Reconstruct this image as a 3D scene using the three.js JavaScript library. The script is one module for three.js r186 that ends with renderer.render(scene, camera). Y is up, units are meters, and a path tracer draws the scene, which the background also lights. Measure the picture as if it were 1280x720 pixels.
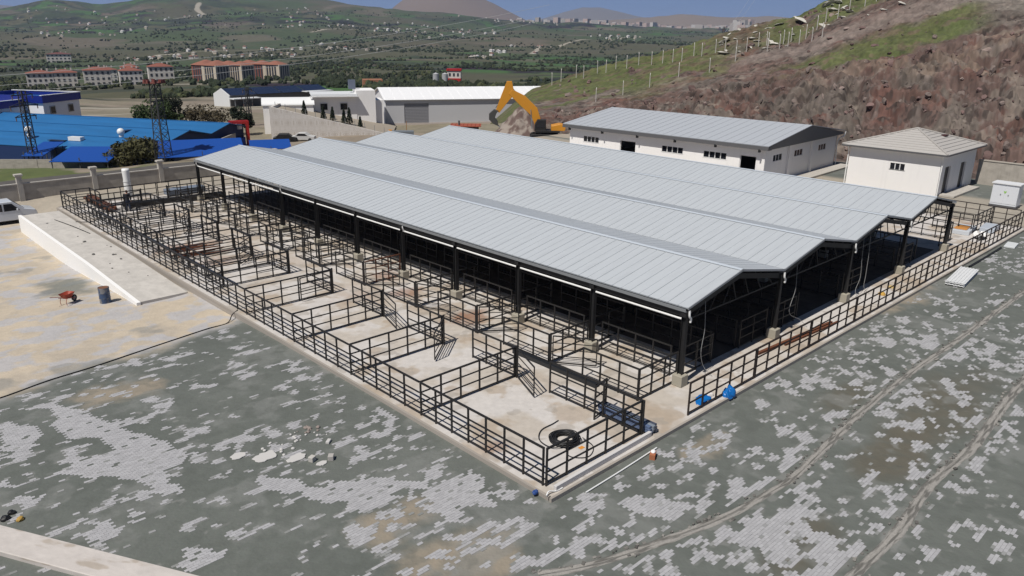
import * as THREE from 'three';
import { mergeGeometries } from 'three/addons/utils/BufferGeometryUtils.js';
import { RoundedBoxGeometry } from 'three/addons/geometries/RoundedBoxGeometry.js';
import { MarchingCubes } from 'three/addons/objects/MarchingCubes.js';

// ------------------------------------------------------------ camera, sky, sun, exposure
const scene = new THREE.Scene();
const camera = new THREE.PerspectiveCamera(41.26, 16 / 9, 0.5, 60000);
camera.rotation.order = 'YXZ';
camera.position.set(-25.964, 14.361, 16.577);
camera.rotation.set(-0.3239975, -0.7651780, 0.0121884);
const SUN = new THREE.Vector3(-0.63, 1, 0.08).normalize();
const sun = new THREE.DirectionalLight(new THREE.Color(1, 0.955, 0.88), 4.6);
sun.position.copy(SUN).multiplyScalar(300); sun.castShadow = true;
Object.assign(sun.shadow.camera, { left: -120, right: 120, top: 120, bottom: -120, near: 1, far: 800 });
sun.shadow.mapSize.set(4096, 4096);
scene.add(sun); scene.add(sun.target);
{
  const w = 256, h = 128, d = new Float32Array(w * h * 4);
  for (let j = 0; j < h; j++) for (let i = 0; i < w; i++) {
    const el = ((j + 0.5) / h - 0.5) * Math.PI, e = Math.max(0, Math.sin(el));
    const k = Math.pow(1 - e, 5), m = Math.pow(1 - e, 1.5);
    const o = (j * w + i) * 4;
    d[o] = 0.032 + 0.04 * m + 0.1 * k; d[o + 1] = 0.062 + 0.06 * m + 0.145 * k; d[o + 2] = 0.13 + 0.11 * m + 0.24 * k; d[o + 3] = 1;
  }
  const t = new THREE.DataTexture(d, w, h, THREE.RGBAFormat, THREE.FloatType);
  t.mapping = THREE.EquirectangularReflectionMapping; t.magFilter = t.minFilter = THREE.LinearFilter; t.needsUpdate = true;
  scene.background = t; scene.environment = t;
}
scene.fog = new THREE.FogExp2(new THREE.Color(0.3, 0.38, 0.55), 0.000044);
const renderer = new THREE.WebGLRenderer();
renderer.toneMapping = THREE.LinearToneMapping;
renderer.toneMappingExposure = 1.0;
renderer.shadowMap.enabled = true;

// ------------------------------------------------------------ helpers
let seed = 7;
function rnd(a = 0, b = 1) { seed = (seed * 1664525 + 1013904223) >>> 0; return a + (b - a) * seed / 4294967296; }
const PERM = new Uint8Array(512), VAL = new Float32Array(256);
{ const p = [...Array(256).keys()]; for (let i = 255; i > 0; i--) { const j = Math.floor(rnd(0, i + 1)); [p[i], p[j]] = [p[j], p[i]]; } for (let i = 0; i < 512; i++) PERM[i] = p[i & 255]; for (let i = 0; i < 256; i++) VAL[i] = rnd(); }
function noise(x, y) {
  const xi = Math.floor(x), yi = Math.floor(y); let fx = x - xi, fy = y - yi;
  fx = fx * fx * fx * (fx * (fx * 6 - 15) + 10); fy = fy * fy * fy * (fy * (fy * 6 - 15) + 10);
  const a = PERM[xi & 255], b = PERM[(xi + 1) & 255], Y = yi & 255, Y1 = (yi + 1) & 255;
  const v00 = VAL[PERM[a + Y]], v10 = VAL[PERM[b + Y]], v01 = VAL[PERM[a + Y1]], v11 = VAL[PERM[b + Y1]];
  return (v00 + (v10 - v00) * fx) * (1 - fy) + (v01 + (v11 - v01) * fx) * fy;
}
function fbm(x, y, o = 4) { let s = 0, a = 0.5, n = 0; for (let i = 0; i < o; i++) { s += a * noise(x, y); n += a; a *= 0.5; x = x * 2.03 + 17.1; y = y * 2.03 + 9.7; } return s / n; }
const ss = (a, b, x) => { const t = Math.min(1, Math.max(0, (x - a) / (b - a))); return t * t * (3 - 2 * t); };
const mix = (a, b, t) => a + (b - a) * t;
const mix3 = (a, b, t) => [a[0] + (b[0] - a[0]) * t, a[1] + (b[1] - a[1]) * t, a[2] + (b[2] - a[2]) * t];
function hash(x, y) { return VAL[PERM[(PERM[x & 255] + y) & 255]]; }
const enc = v => { v = Math.min(1, Math.max(0, v)); return Math.round(255 * (v <= 0.0031308 ? v * 12.92 : 1.055 * Math.pow(v, 1 / 2.4) - 0.055)); };
function tex(w, h, fn) {
  const d = new Uint8Array(w * h * 4);
  for (let j = 0; j < h; j++) for (let i = 0; i < w; i++) { const c = fn((i + 0.5) / w, (j + 0.5) / h), o = (j * w + i) * 4; d[o] = enc(c[0]); d[o + 1] = enc(c[1]); d[o + 2] = enc(c[2]); d[o + 3] = 255; }
  const t = new THREE.DataTexture(d, w, h); t.colorSpace = THREE.SRGBColorSpace; t.magFilter = t.minFilter = THREE.LinearFilter; t.wrapS = t.wrapT = THREE.MirroredRepeatWrapping; t.needsUpdate = true; return t;
}
function grey(w, h, fn, rx = 1, ry = 1) {
  const d = new Uint8Array(w * h * 4);
  for (let j = 0; j < h; j++) for (let i = 0; i < w; i++) { const c = Math.round(255 * Math.min(1, Math.max(0, fn((i + 0.5) / w, (j + 0.5) / h)))), o = (j * w + i) * 4; d[o] = d[o + 1] = d[o + 2] = c; d[o + 3] = 255; }
  const t = new THREE.DataTexture(d, w, h); t.magFilter = t.minFilter = THREE.LinearFilter; t.wrapS = t.wrapT = THREE.MirroredRepeatWrapping; t.repeat.set(rx, ry); t.needsUpdate = true; return t;
}
const lin = (r, g, b) => new THREE.Color().setRGB(r, g, b);
function mat(r, g, b, rough = 0.8, extra = {}) { return new THREE.MeshStandardMaterial({ color: lin(r, g, b), roughness: rough, ...extra }); }
const used = new Map();
function numbered(n) { const k = used.get(n) || 0; used.set(n, k + 1); return k ? `${n}_${String(k).padStart(3, '0')}` : n; }
function sh(o) { o.castShadow = o.receiveShadow = true; return o; }
function part(name, geo, m, parent) { const o = sh(new THREE.Mesh(geo, m)); o.name = name; parent.add(o); return o; }
function thing(name, label, category, pos = [0, 0, 0], turn = 0, group) {
  const g = new THREE.Group(); g.name = numbered(name); g.position.set(...pos); g.rotation.y = turn; scene.add(g);
  g.userData.label = label; g.userData.category = category; if (group) g.userData.group = group; return g;
}
function single(name, geo, m, label, category, pos = [0, 0, 0], turn = 0, group) {
  const o = sh(new THREE.Mesh(geo, m)); o.name = numbered(name); o.position.set(...pos); o.rotation.y = turn; scene.add(o);
  o.userData.label = label; o.userData.category = category; if (group) o.userData.group = group; return o;
}
function struct(name, geo, m, label) { const o = sh(new THREE.Mesh(geo, m)); o.name = numbered(name); o.userData.kind = 'structure'; if (label) o.userData.label = label; scene.add(o); return o; }
const gcache = new Map();
function B(w, h, d, x = 0, y = 0, z = 0) {
  const k = [w, h, d, x, y, z].map(v => v.toFixed(4)).join();
  if (!gcache.has(k)) { const g = new THREE.BoxGeometry(w, h, d); g.translate(x, y, z); gcache.set(k, g); }
  return gcache.get(k);
}
const M = gs => mergeGeometries(gs.map(g => { const q = g.index ? g.toNonIndexed() : g.clone(); for (const n of Object.keys(q.attributes)) if (!['position', 'normal', 'uv'].includes(n)) q.deleteAttribute(n); if (!q.attributes.uv) q.setAttribute('uv', new THREE.BufferAttribute(new Float32Array(q.attributes.position.count * 2), 2)); return q; }));
function tube(pts, r, seg = 24, rad = 6, closed = false) { return new THREE.TubeGeometry(new THREE.CatmullRomCurve3(pts.map(p => new THREE.Vector3(...p)), closed), seg, r, rad, closed); }
function bar(a, b, w, d = w) { // box between two points
  const A = new THREE.Vector3(...a), C = new THREE.Vector3(...b), L = A.distanceTo(C), g = new THREE.BoxGeometry(w, L, d);
  const q = new THREE.Quaternion().setFromUnitVectors(new THREE.Vector3(0, 1, 0), C.clone().sub(A).normalize());
  g.applyQuaternion(q); g.translate((a[0] + b[0]) / 2, (a[1] + b[1]) / 2, (a[2] + b[2]) / 2); return g;
}
function cyl(r0, r1, h, n = 16, x = 0, y = 0, z = 0) { const g = new THREE.CylinderGeometry(r1, r0, h, n); g.translate(x, y + h / 2, z); return g; }
function ext(pts, depth, bevel = 0) { const s = new THREE.Shape(pts.map(p => new THREE.Vector2(...p))); return new THREE.ExtrudeGeometry(s, { depth, bevelEnabled: bevel > 0, bevelSize: bevel, bevelThickness: bevel, bevelSegments: 1 }); }
function gridMesh(nu, nv, fn) { // fn(u,v) -> [x,y,z,uu,vv]
  const pos = new Float32Array((nu + 1) * (nv + 1) * 3), uv = new Float32Array((nu + 1) * (nv + 1) * 2), idx = [];
  for (let j = 0; j <= nv; j++) for (let i = 0; i <= nu; i++) { const q = fn(i / nu, j / nv, i, j), o = j * (nu + 1) + i; pos.set([q[0], q[1], q[2]], o * 3); uv.set([q[3], q[4]], o * 2); }
  for (let j = 0; j < nv; j++) for (let i = 0; i < nu; i++) { const a = j * (nu + 1) + i, b = a + 1, c = a + nu + 1, d = c + 1; idx.push(a, c, b, b, c, d); }
  const g = new THREE.BufferGeometry(); g.setAttribute('position', new THREE.BufferAttribute(pos, 3)); g.setAttribute('uv', new THREE.BufferAttribute(uv, 2)); g.setIndex(idx); g.computeVertexNormals(); return g;
}

// ------------------------------------------------------------ materials
const bumpFine = grey(256, 256, (u, v) => 0.5 * noise(u * 64, v * 64) + 0.5 * noise(u * 128, v * 128));
const steel = mat(0.016, 0.015, 0.015, 0.55), steelBrown = mat(0.03, 0.02, 0.017, 0.65), rust = mat(0.13, 0.045, 0.02, 0.85), frameSteel = mat(0.012, 0.012, 0.013, 0.6);
const concTex = tex(256, 256, (u, v) => { const n = fbm(u * 9, v * 9, 5), m = fbm(u * 40 + 3, v * 40, 3); const k = 0.78 + 0.3 * n + 0.14 * (m - 0.5); return [0.46 * k, 0.43 * k, 0.39 * k]; });
const conc = new THREE.MeshStandardMaterial({ map: concTex, roughness: 0.9 });
const concWall = new THREE.MeshStandardMaterial({ map: tex(256, 256, (u, v) => { const n = fbm(u * 7, v * 5, 5), st = fbm(u * 40, v * 2, 3); const k = 0.62 + 0.4 * n - 0.25 * Math.max(0, st - 0.5); return [0.46 * k, 0.42 * k, 0.37 * k]; }), roughness: 0.92 });
const concLight = new THREE.MeshStandardMaterial({ map: tex(256, 256, (u, v) => { const n = fbm(u * 6 + 9, v * 6, 5), st = fbm(u * 36 + 4, v * 2, 3); return mix3([0.56, 0.53, 0.5], [0.4, 0.36, 0.32], Math.min(1, 0.7 * ss(0.48, 0.68, n) + 0.5 * ss(0.55, 0.7, st))); }), roughness: 0.92 });
const white = mat(0.8, 0.79, 0.78, 0.7), whiteMetal = mat(0.66, 0.67, 0.68, 0.5), greyMetal = mat(0.2, 0.21, 0.22, 0.5), darkGrey = mat(0.09, 0.09, 0.095, 0.6);
const glassDark = mat(0.012, 0.014, 0.02, 0.12), black = mat(0.012, 0.012, 0.013, 0.5), whitePlastic = mat(0.75, 0.75, 0.74, 0.4);
const wallPaint = new THREE.MeshStandardMaterial({ map: tex(256, 128, (u, v) => { const k = 0.97 + 0.06 * fbm(u * 6, v * 4, 4) - 0.05 * Math.max(0, fbm(u * 60, v * 3, 2) - 0.6) * 3; return [0.8 * k, 0.785 * k, 0.775 * k]; }), roughness: 0.8 });
const blueRoof = new THREE.MeshStandardMaterial({ map: tex(256, 256, (u, v) => { const k = 0.85 + 0.3 * fbm(u * 5, v * 12, 4); return [0.016 * k, 0.125 * k, 0.32 * k]; }), roughness: 0.5 });
const blueRoof2 = mat(0.006, 0.06, 0.3, 0.5), blueTrim = mat(0.006, 0.02, 0.2, 0.45);
const orange = mat(0.58, 0.25, 0.02, 0.45), redPaint = mat(0.4, 0.015, 0.012, 0.5);

// ------------------------------------------------------------ ground heights
function yardY(x, z) {
  const dip = (0.3 * ss(-12, -26, z) + 0.85 * ss(-25, -44, z)) * ss(-8, -11.5, x) * (1 - ss(-57, -62, z));
  return mix(-0.14, -0.05, ss(44, 46, x)) - dip;
}
const BEAR = [-1.38, 5.04, 10.75, 14.58, 16.84, 19.68, 23.66, 27.32, 31.12, 35.04, 39.04, 43.66, 48.28, 52.84, 58.38, 64.66, 75.3, 84.64];
const RINGS = [130, 200, 300, 450, 600, 900, 1500, 2200, 3000, 3800, 4500, 5000, 5600, 7000, 9000, 14000, 40000];
const TAB = [[-5, -5, -5, -13, -18, -28, -38, -37, -25, -11, 13, 32, 53, 52, 31], [-7, -7, -7, -15, -21, -32, -41, -38, -24, -7, 24, 48, 74, 74, 49], [-5, -5, -9, -18, -24, -36, -45, -39, -21, 0, 40, 71, 105, 79, 50], [-6, -6, -9, -18, -25, -36, -44, -36, -12, 15, 83, 138, 146, 105, 59], [-6, -6, -10, -18, -24, -36, -43, -35, -10, 20, 69, 107, 139, 104, 65], [-6, -6, -10, -18, -24, -35, -41, -33, -4, 38, 120, 166, 164, 117, 64], [-6, -6, -10, -17, -23, -33, -39, -30, -1, 59, 134, 183, 160, 116, 65], [-6, -6, -10, -17, -22, -33, -37, -27, 6, 67, 140, 186, 163, 117, 65], [-5, -5, -9, -17, -22, -31, -36, -26, 8, 68, 137, 169, 149, 109, 65], [-4, -4, -9, -17, -22, -31, -35, -26, 4, 56, 117, 117, 107, 87, 64], [-4, -4, -9, -17, -22, -31, -34, -26, 0, 43, 89, 91, 86, 75, 63], [-4, -4, -8, -17, -23, -31, -34, -25, -1, 31, 61, 65, 64, 64, 63], [-3, -3, -8, -17, -22, -30, -34, -25, -6, 21, 48, 53, 55, 59, 63], [-3, -3, -8, -16, -22, -31, -34, -24, -11, 7, 28, 34, 40, 50, 62], [-8, -8, -8, -16, -21, -30, -33, -25, -13, 3, 20, 28, 34, 48, 63], [-7, -7, -7, -14, -19, -27, -29, -21, -8, 7, 22, 29, 36, 50, 65], [-5, -5, -5, -11, -16, -23, -24, -16, -4, 9, 21, 25, 29, 36, 45], [-2, -2, -2, -8, -12, -18, -19, -11, 0, 11, 18, 21, 23, 29, 35]].map(r => [...r, 40, 30]);
const OX = -26, OZ = 16.6;
function farY(x, z) {
  const dx = x - OX, dz = z - OZ, d = Math.max(130.1, Math.hypot(dx, dz)), b = Math.atan2(dx, -dz) * 180 / Math.PI;
  let i = 0; while (i < BEAR.length - 2 && b > BEAR[i + 1]) i++;
  let k = 0; while (k < RINGS.length - 2 && d > RINGS[k + 1]) k++;
  const tb = ss(0, 1, (b - BEAR[i]) / (BEAR[i + 1] - BEAR[i])), l = Math.log(d / RINGS[k]) / Math.log(RINGS[k + 1] / RINGS[k]);
  const tr = mix(Math.min(1, l), ss(0, 1, l), 0.5);
  let y = mix(mix(TAB[i][k], TAB[i][k + 1], tr), mix(TAB[i + 1][k], TAB[i + 1][k + 1], tr), tb);
  const a = Math.min(1, d / 900);
  y += a * (3 + d * 0.003) * (fbm(x / 260 + 5, z / 260, 4) - 0.5) * 2 + ss(1500, 4500, d) * (1 - ss(6500, 9000, d)) * 26 * (0.5 - Math.abs(fbm(x / 900, z / 900 + 40, 4) - 0.5) * 3.2);
  return y;
}
const NEAR = [[-60, -64, -1.4], [-20, -66, -1.2], [0, -66, -1.2], [20, -66, -1.2], [10, -80, -1.7], [-5, -85, -1.8], [-30, -90, -2.5], [5, -95, -3.4], [18, -95, -3.8], [35, -110, -4.2], [20, -85, -2.6], [35, -72, -1.8], [45, -75, -1.8], [52, -62, -0.9], [58, -64, -1.2], [52, -92, -3.6], [64, -112, -4], [90, -100, -4], [80, -130, -4], [70, -80, -1.2], [-60, 60, -2], [60, 60, -2], [100, 20, -2], [-70, 0, -2], [0, -120, -5], [-20, -120, -5]];
function nearY(x, z) { let s = 0, w = 0; for (const [a, b, y] of NEAR) { const q = 1 / Math.pow((x - a) ** 2 + (z - b) ** 2 + 4, 1.6); s += q * y; w += q; } return s / w; }
function landY(x, z) {
  const d = Math.hypot(x - OX, z - OZ);
  let y = mix(nearY(x, z), farY(x, z), ss(130, 230, d));
  const inside = ss(-64, -61, z) * (1 - ss(64, 70, x)) * ss(-66, -60, x) * (1 - ss(45, 52, z)); // under the paved yard
  return y - inside * 1.2;
}

// ------------------------------------------------------------ far land: one sheet to the horizon
const tanEarth = [0.24, 0.19, 0.14];
function fieldColour(x, z) {
  const wx = x + 60 * (fbm(x / 170, z / 170, 3) - 0.5) * 2, wz = z * 0.8 + 60 * (fbm(x / 170 + 31, z / 170, 3) - 0.5) * 2;
  const c0 = Math.floor(wx / 110), c1 = Math.floor(wz / 110); let bd = 1e9, b2 = 1e9, id = 0;
  for (let a = -1; a <= 1; a++) for (let b = -1; b <= 1; b++) { const px = (c0 + a + hash(c0 + a, c1 + b)) * 110, pz = (c1 + b + hash(c0 + a + 91, c1 + b + 37)) * 110, q = Math.hypot(px - wx, pz - wz); if (q < bd) { b2 = bd; bd = q; id = hash(c0 + a + 13, c1 + b + 71); } else if (q < b2) b2 = q; }
  let c = id < 0.22 ? [0.045, 0.108, 0.022] : id < 0.44 ? [0.06, 0.09, 0.028] : id < 0.66 ? [0.036, 0.052, 0.022] : id < 0.8 ? [0.085, 0.082, 0.042] : id < 0.93 ? [0.05, 0.056, 0.03] : [0.13, 0.1, 0.07];
  const scrub = fbm(x / 55, z / 55 + 7, 5), big = fbm(x / 420 + 3, z / 420, 4);
  c = mix3(c, [0.02, 0.026, 0.014], ss(0.45, 0.56, scrub) * 0.8 * (0.6 + ss(0.4, 0.6, big)));
  c = mix3(c, [0.03, 0.04, 0.022], (1 - ss(2, 9, b2 - bd)) * 0.6);
  c = mix3(c, mix3([0.08, 0.076, 0.042], [0.052, 0.075, 0.027], ss(0.4, 0.62, fbm(x / 300, z / 300 + 90, 4))), 0.9 * ss(0.47, 0.56, fbm(x / 800 + 21, z / 800 + 4, 4))); // dry grazing land
  c = mix3(c, [0.15, 0.12, 0.09], ss(0.66, 0.74, fbm(x / 330 + 70, z / 330, 4)) * 0.6);
  const n = 0.68 + 0.36 * fbm(x / 9, z / 9, 3) + 0.12 * (fbm(x / 30, z / 30, 3) - 0.5); return [c[0] * n, c[1] * n, c[2] * n];
}
function nearColour(x, z) {
  let c = mix3([0.2, 0.16, 0.12], [0.27, 0.23, 0.18], fbm(x / 12, z / 12, 4));
  const g = ss(0.46, 0.56, fbm(x / 17 + 8, z / 17, 4)) * 0.7; c = mix3(c, [0.085, 0.105, 0.04], g * (x < 8 && z < -70 ? 1 : 0.35) * (1 - ss(-75, -60, z)));
  const verge = ss(9, 5, x) * ss(-112, -106, z) * ss(-76, -79, z); c = mix3(c, mix3([0.1, 0.115, 0.035], [0.075, 0.1, 0.03], fbm(x / 2, z / 2, 3)), verge * ss(0.26, 0.42, fbm(x / 5, z / 5, 3)));
  const n = 0.8 + 0.4 * fbm(x / 1.5, z / 1.5, 3); return [c[0] * n, c[1] * n, c[2] * n];
}
const ROADS = [[[500, -1480], [560, -1620], [690, -1660], [780, -1610]], [[100, -560], [180, -600], [215, -520], [330, -520]], [[250, -900], [330, -850], [390, -760]], [[1180, -1190], [1500, -1480], [1900, -1650], [2500, -1900]], [[1350, -2400], [1500, -2480], [1560, -2400], [1800, -2500]], [[1300, -3500], [1500, -3600], [1550, -3800], [1650, -4000]], [[60, -330], [120, -345], [200, -300], [300, -300]], [[10, -225], [48, -228], [75, -205], [130, -188]], [[30, -190], [60, -196], [78, -190]]];
const RMIN = 55, RMAX = 40000, LR = Math.log(RMAX / RMIN);
{
  const t = tex(2048, 1024, (u, v) => {
    const b = (-8 + 100 * u) * Math.PI / 180, d = RMIN * Math.exp(LR * v), x = OX + d * Math.sin(b), z = OZ - d * Math.cos(b);
    let c = d < 240 ? nearColour(x, z) : fieldColour(x, z);
    if (d >= 240 && d < 420) c = mix3(nearColour(x, z), c, ss(0.3, 0.62, fbm(x / 26 + 50, z / 26, 4) + (d - 330) / 300));
    for (const r of ROADS) for (let i = 0; i < r.length - 1; i++) {
      const [ax, az] = r[i], [bx, bz] = r[i + 1], L2 = (bx - ax) ** 2 + (bz - az) ** 2, tt = Math.min(1, Math.max(0, ((x - ax) * (bx - ax) + (z - az) * (bz - az)) / L2));
      const q = Math.hypot(x - ax - (bx - ax) * tt, z - az - (bz - az) * tt) + 8 * (fbm(x / 50, z / 50, 2) - 0.5), w = 4 + d * 0.0022;
      if (q < w) c = mix3(c, [0.3, 0.27, 0.22], ss(w, w * 0.6, q));
    }
    return c;
  });
  const bs = []; for (let b = -30; b < -10; b += 4) bs.push(b); for (let b = -10; b < 95; b += 0.4) bs.push(b); for (let b = 95; b <= 330; b += 5) bs.push(b);
  const g = gridMesh(bs.length - 1, 190, (u, v, i, j) => {
    const b = bs[i] * Math.PI / 180, d = RMIN * Math.exp(LR * v), x = OX + d * Math.sin(b), z = OZ - d * Math.cos(b);
    return [x, landY(x, z), z, (bs[i] + 8) / 100, v];
  });
  struct('terrain', g, new THREE.MeshStandardMaterial({ map: t, roughness: 1 }), 'green and brown farmland valley rising to low hills');
}
// far mountains
function range(name, d0, b0, b1, hgt, m, label) {
  const g = gridMesh(90, 14, (u, v) => {
    const b = (b0 + (b1 - b0) * u) * Math.PI / 180, d = d0 * (0.9 + 0.22 * v), x = OX + d * Math.sin(b), z = OZ - d * Math.cos(b);
    const prof = Math.sin(Math.PI * Math.min(1, v * 1.02)), h = hgt(b0 + (b1 - b0) * u);
    return [x, -60 + (h + 60) * prof * (0.9 + 0.2 * fbm(x / (d0 * 0.05), z / (d0 * 0.05), 4)), z, u, v];
  });
  struct(name, g, m, label);
}
const bump = (b, c, w, h) => h * Math.exp(-(((b - c) / w) ** 2));
range('mountain', 8200, 30, 50, b => 20 + bump(b, 39.2, 3.2, 400) + bump(b, 36, 2, 120) + bump(b, 43, 2.5, 120), mat(0.16, 0.12, 0.095, 1), 'bare brown mountain beyond the green hills');
range('mountain', 17000, -15, 95, b => 90 + bump(b, 49, 3.5, 420) + bump(b, 58, 6, 170) + bump(b, 31, 4, 300) + bump(b, 9, 7, 300) + bump(b, 70, 9, 260), mat(0.14, 0.115, 0.09, 1), 'distant hazy mountain chain along the horizon');
range('hills', 7400, 44, 72, b => 60 + bump(b, 56, 4, 110) + bump(b, 62.5, 3.5, 90) + bump(b, 50, 3, 50), mat(0.17, 0.135, 0.11, 1), 'low pale brown hills behind the far town');

// ------------------------------------------------------------ hillside to the right
const HP = [600, 640, 665, 700, 760, 860, 940, 1000, 1045, 1100, 1200, 1300, 1420, 1600];
const HILL = [[[73.1, -4.6, -96], [74.4, -4.5, -97.5]], [[65.2, -2.4, -78.9], [77.6, 1.0, -91.9]], [[63.4, -1.2, -72.3], [80.3, 4, -89.3]], [[61.7, -1.4, -63.5], [84, 6.1, -85.5]], [[63.4, -0.9, -55.5], [91.4, 8.5, -80.1]], [[66.4, -0.4, -44], [102.5, 12.4, -70.1]], [[68.5, -0.3, -35.8], [109.3, 15.5, -61.1]], [[69.5, -0.2, -29.5], [115, 17.6, -54.8]], [[69.5, -0.2, -24.7], [119.1, 20.7, -50.9]], [[70.4, -0.2, -19.7], [124.8, 24.1, -45.4]], [[71.2, -0.2, -11.2], [135.6, 28.8, -36.3]], [[70.1, -0.2, -2.7], [144.6, 32.1, -26.7]], [[67.4, -0.2, 5.9], [153.3, 33.9, -14.7]], [[62, -0.2, 18.8], [163.5, 34.6, 2.8]]];
function hillPoint(s, t, rough = true) { // s: station along the foot, t: 0 foot .. 1 crest
  let i = 0; while (i < HP.length - 2 && s > HP[i + 1]) i++;
  const k = (s - HP[i]) / (HP[i + 1] - HP[i]), a = [0, 1, 2].map(q => mix(HILL[i][0][q], HILL[i + 1][0][q], k)), c = [0, 1, 2].map(q => mix(HILL[i][1][q], HILL[i + 1][1][q], k));
  let x = mix(a[0], c[0], t), z = mix(a[2], c[2], t), H = c[1] - a[1], y;
  const left = ss(900, 720, s), f1 = mix(1.5, 1.15, left);
  if (t < 0) y = a[1] + t * 6; else if (t < 0.3) y = a[1] + H * f1 * t; else if (t <= 1) y = a[1] + H * (0.3 * f1 + (t - 0.3) * (1 - 0.3 * f1) / 0.7); else y = c[1] - (t - 1) * (H + 12) * 1.3 - (t - 1) * 6;
  if (rough) {
    const fade = ss(-0.02, 0.05, t) * (1 - ss(1.0, 1.2, t)) * ss(610, 690, s);
    const r1 = 1 - Math.abs(2 * fbm(x / 6 + 3, z / 12 + 0.05 * x, 4) - 1), r2 = 1 - Math.abs(2 * fbm(x / 1.7, z / 4.2 + 50 + 0.12 * x, 3) - 1);
    const rocky = mix(1, 0.3, ss(0.26, 0.4, t + 0.1 * (fbm(x / 8, z / 8, 3) - 0.5))) * mix(1, 0.55, left);
    y += fade * (rocky * (3.0 * (r1 - 0.72) + 1.6 * (r2 - 0.7) + 1.3 * (fbm(x / 1.1, z / 1.6, 3) - 0.5) + 0.5 * (0.7 - Math.abs(2 * fbm(x / 0.55 + 8, z / 1.1, 2) - 1) * 2)) + 1.1 * (fbm(x / 14, z / 14 + 11, 3) - 0.5));
    x -= fade * rocky * 1.0 * (r2 - 0.7);
  }
  return [x, y, z];
}
{
  const t = tex(2048, 1024, (u, v) => {
    const s = 600 + 1000 * u, tt = -0.08 + 1.28 * v, X = s / 11, Z = tt * 38;
    const n1 = fbm(X / 4, Z / 4, 5), n2 = fbm(X / 2 + 40, Z / 0.8, 4), n3 = fbm(X / 9 + 11, Z / 5 + 3, 4);
    let c = mix3([0.125, 0.08, 0.068], [0.21, 0.142, 0.122], n2); // purple brown rock and scree
    c = mix3(c, [0.17, 0.14, 0.12], ss(0.5, 0.62, n1)); c = mix3(c, [0.18, 0.08, 0.062], ss(0.53, 0.68, fbm(X / 5 + 71, Z / 2.2, 4)) * 0.6);
    c = mix3(c, [0.27, 0.225, 0.19], ss(0.6, 0.7, fbm(X / 3.2 + 17, Z / 1.1 + 5, 4)) * 0.75); c = mix3(c, [0.06, 0.045, 0.04], ss(0.6, 0.68, fbm(X / 0.9, Z / 0.5 + 90, 3)) * 0.75); c = mix3(c, [0.23, 0.185, 0.165], ss(0.6, 0.7, fbm(X / 0.7 + 44, Z / 0.4, 3)) * 0.6);  // fine dark flecks paint crevice shade into the rock colour
    const grassC = mix3(mix3([0.095, 0.135, 0.035], [0.15, 0.16, 0.06], fbm(X / 2, Z / 1.5 + 60, 4)), [0.17, 0.125, 0.085], ss(0.53, 0.68, fbm(X / 1.7 + 33, Z / 1.1, 4)) * 0.75);
    const e = 0.11 * (n3 - 0.5) * 2 + 0.05 * (n1 - 0.5);
    const leftZone = ss(960, 860, s), gl = ss(0.42, 0.56, tt + e) * leftZone * ss(0.34, 0.46, fbm(X / 3 + 5, Z / 3, 4) + 0.22 * ss(0.55, 0.9, tt));
    let g = gl;
    const mid = ss(945, 1000, s) * (1 - ss(1195, 1250, s)), lo = mix(0.3, 0.36, ss(960, 1200, s));
    g = Math.max(g, mid * ss(lo - 0.02, lo + 0.03, tt + e * 0.7) * (1 - ss(lo + 0.15, lo + 0.22, tt + e)) * ss(0.3, 0.42, n3 + 0.1));
    g = Math.max(g, ss(905, 985, s) * ss(0.66, 0.72, tt + e) * ss(0.3, 0.42, fbm(X / 4 + 9, Z / 3, 4)) * (1 - 0.6 * ss(1180, 1300, s)));
    const track = ss(0.53, 0.56, tt + 0.3 * e) * (1 - ss(0.62, 0.66, tt + 0.3 * e)) * ss(880, 960, s); c = mix3(c, mix3([0.22, 0.165, 0.145], [0.3, 0.25, 0.22], n2), track * 0.9);
    const gravel = ss(1150, 1250, s) * ss(0.42, 0.5, tt + e); c = mix3(c, mix3([0.2, 0.175, 0.15], [0.34, 0.3, 0.26], n2), gravel * 0.85);
    const lip = ss(0.22, 0.27, tt + e * 0.6) * (1 - ss(0.3, 0.34, tt + e * 0.6)) * ss(980, 1040, s); c = mix3(c, [0.3, 0.22, 0.17], lip * 0.6 * ss(0.4, 0.55, n2));
    c = mix3(c, grassC, Math.min(1, g) * 0.9);
    const k = 0.4 + 0.48 * fbm(X * 3, Z * 3, 3) + 0.5 * (fbm(X * 0.8 + 60, Z * 0.8, 4) - 0.5); return [c[0] * k, c[1] * k, c[2] * k];
  });
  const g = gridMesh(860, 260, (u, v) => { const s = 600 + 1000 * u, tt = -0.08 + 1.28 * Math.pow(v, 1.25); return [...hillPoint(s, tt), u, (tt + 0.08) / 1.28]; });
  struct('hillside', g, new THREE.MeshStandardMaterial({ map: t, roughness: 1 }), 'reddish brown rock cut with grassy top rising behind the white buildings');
  // loose rock: uncountable
  const base = new THREE.IcosahedronGeometry(1, 1), bp = base.attributes.position; for (let i = 0; i < bp.count; i++) { const v = new THREE.Vector3().fromBufferAttribute(bp, i), k = 0.7 + 0.55 * noise(v.x * 2.3 + 7 + v.z, v.y * 2.3 + v.z * 1.7); bp.setXYZ(i, v.x * k, v.y * k * 0.75, v.z * k); } base.computeVertexNormals();
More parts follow.
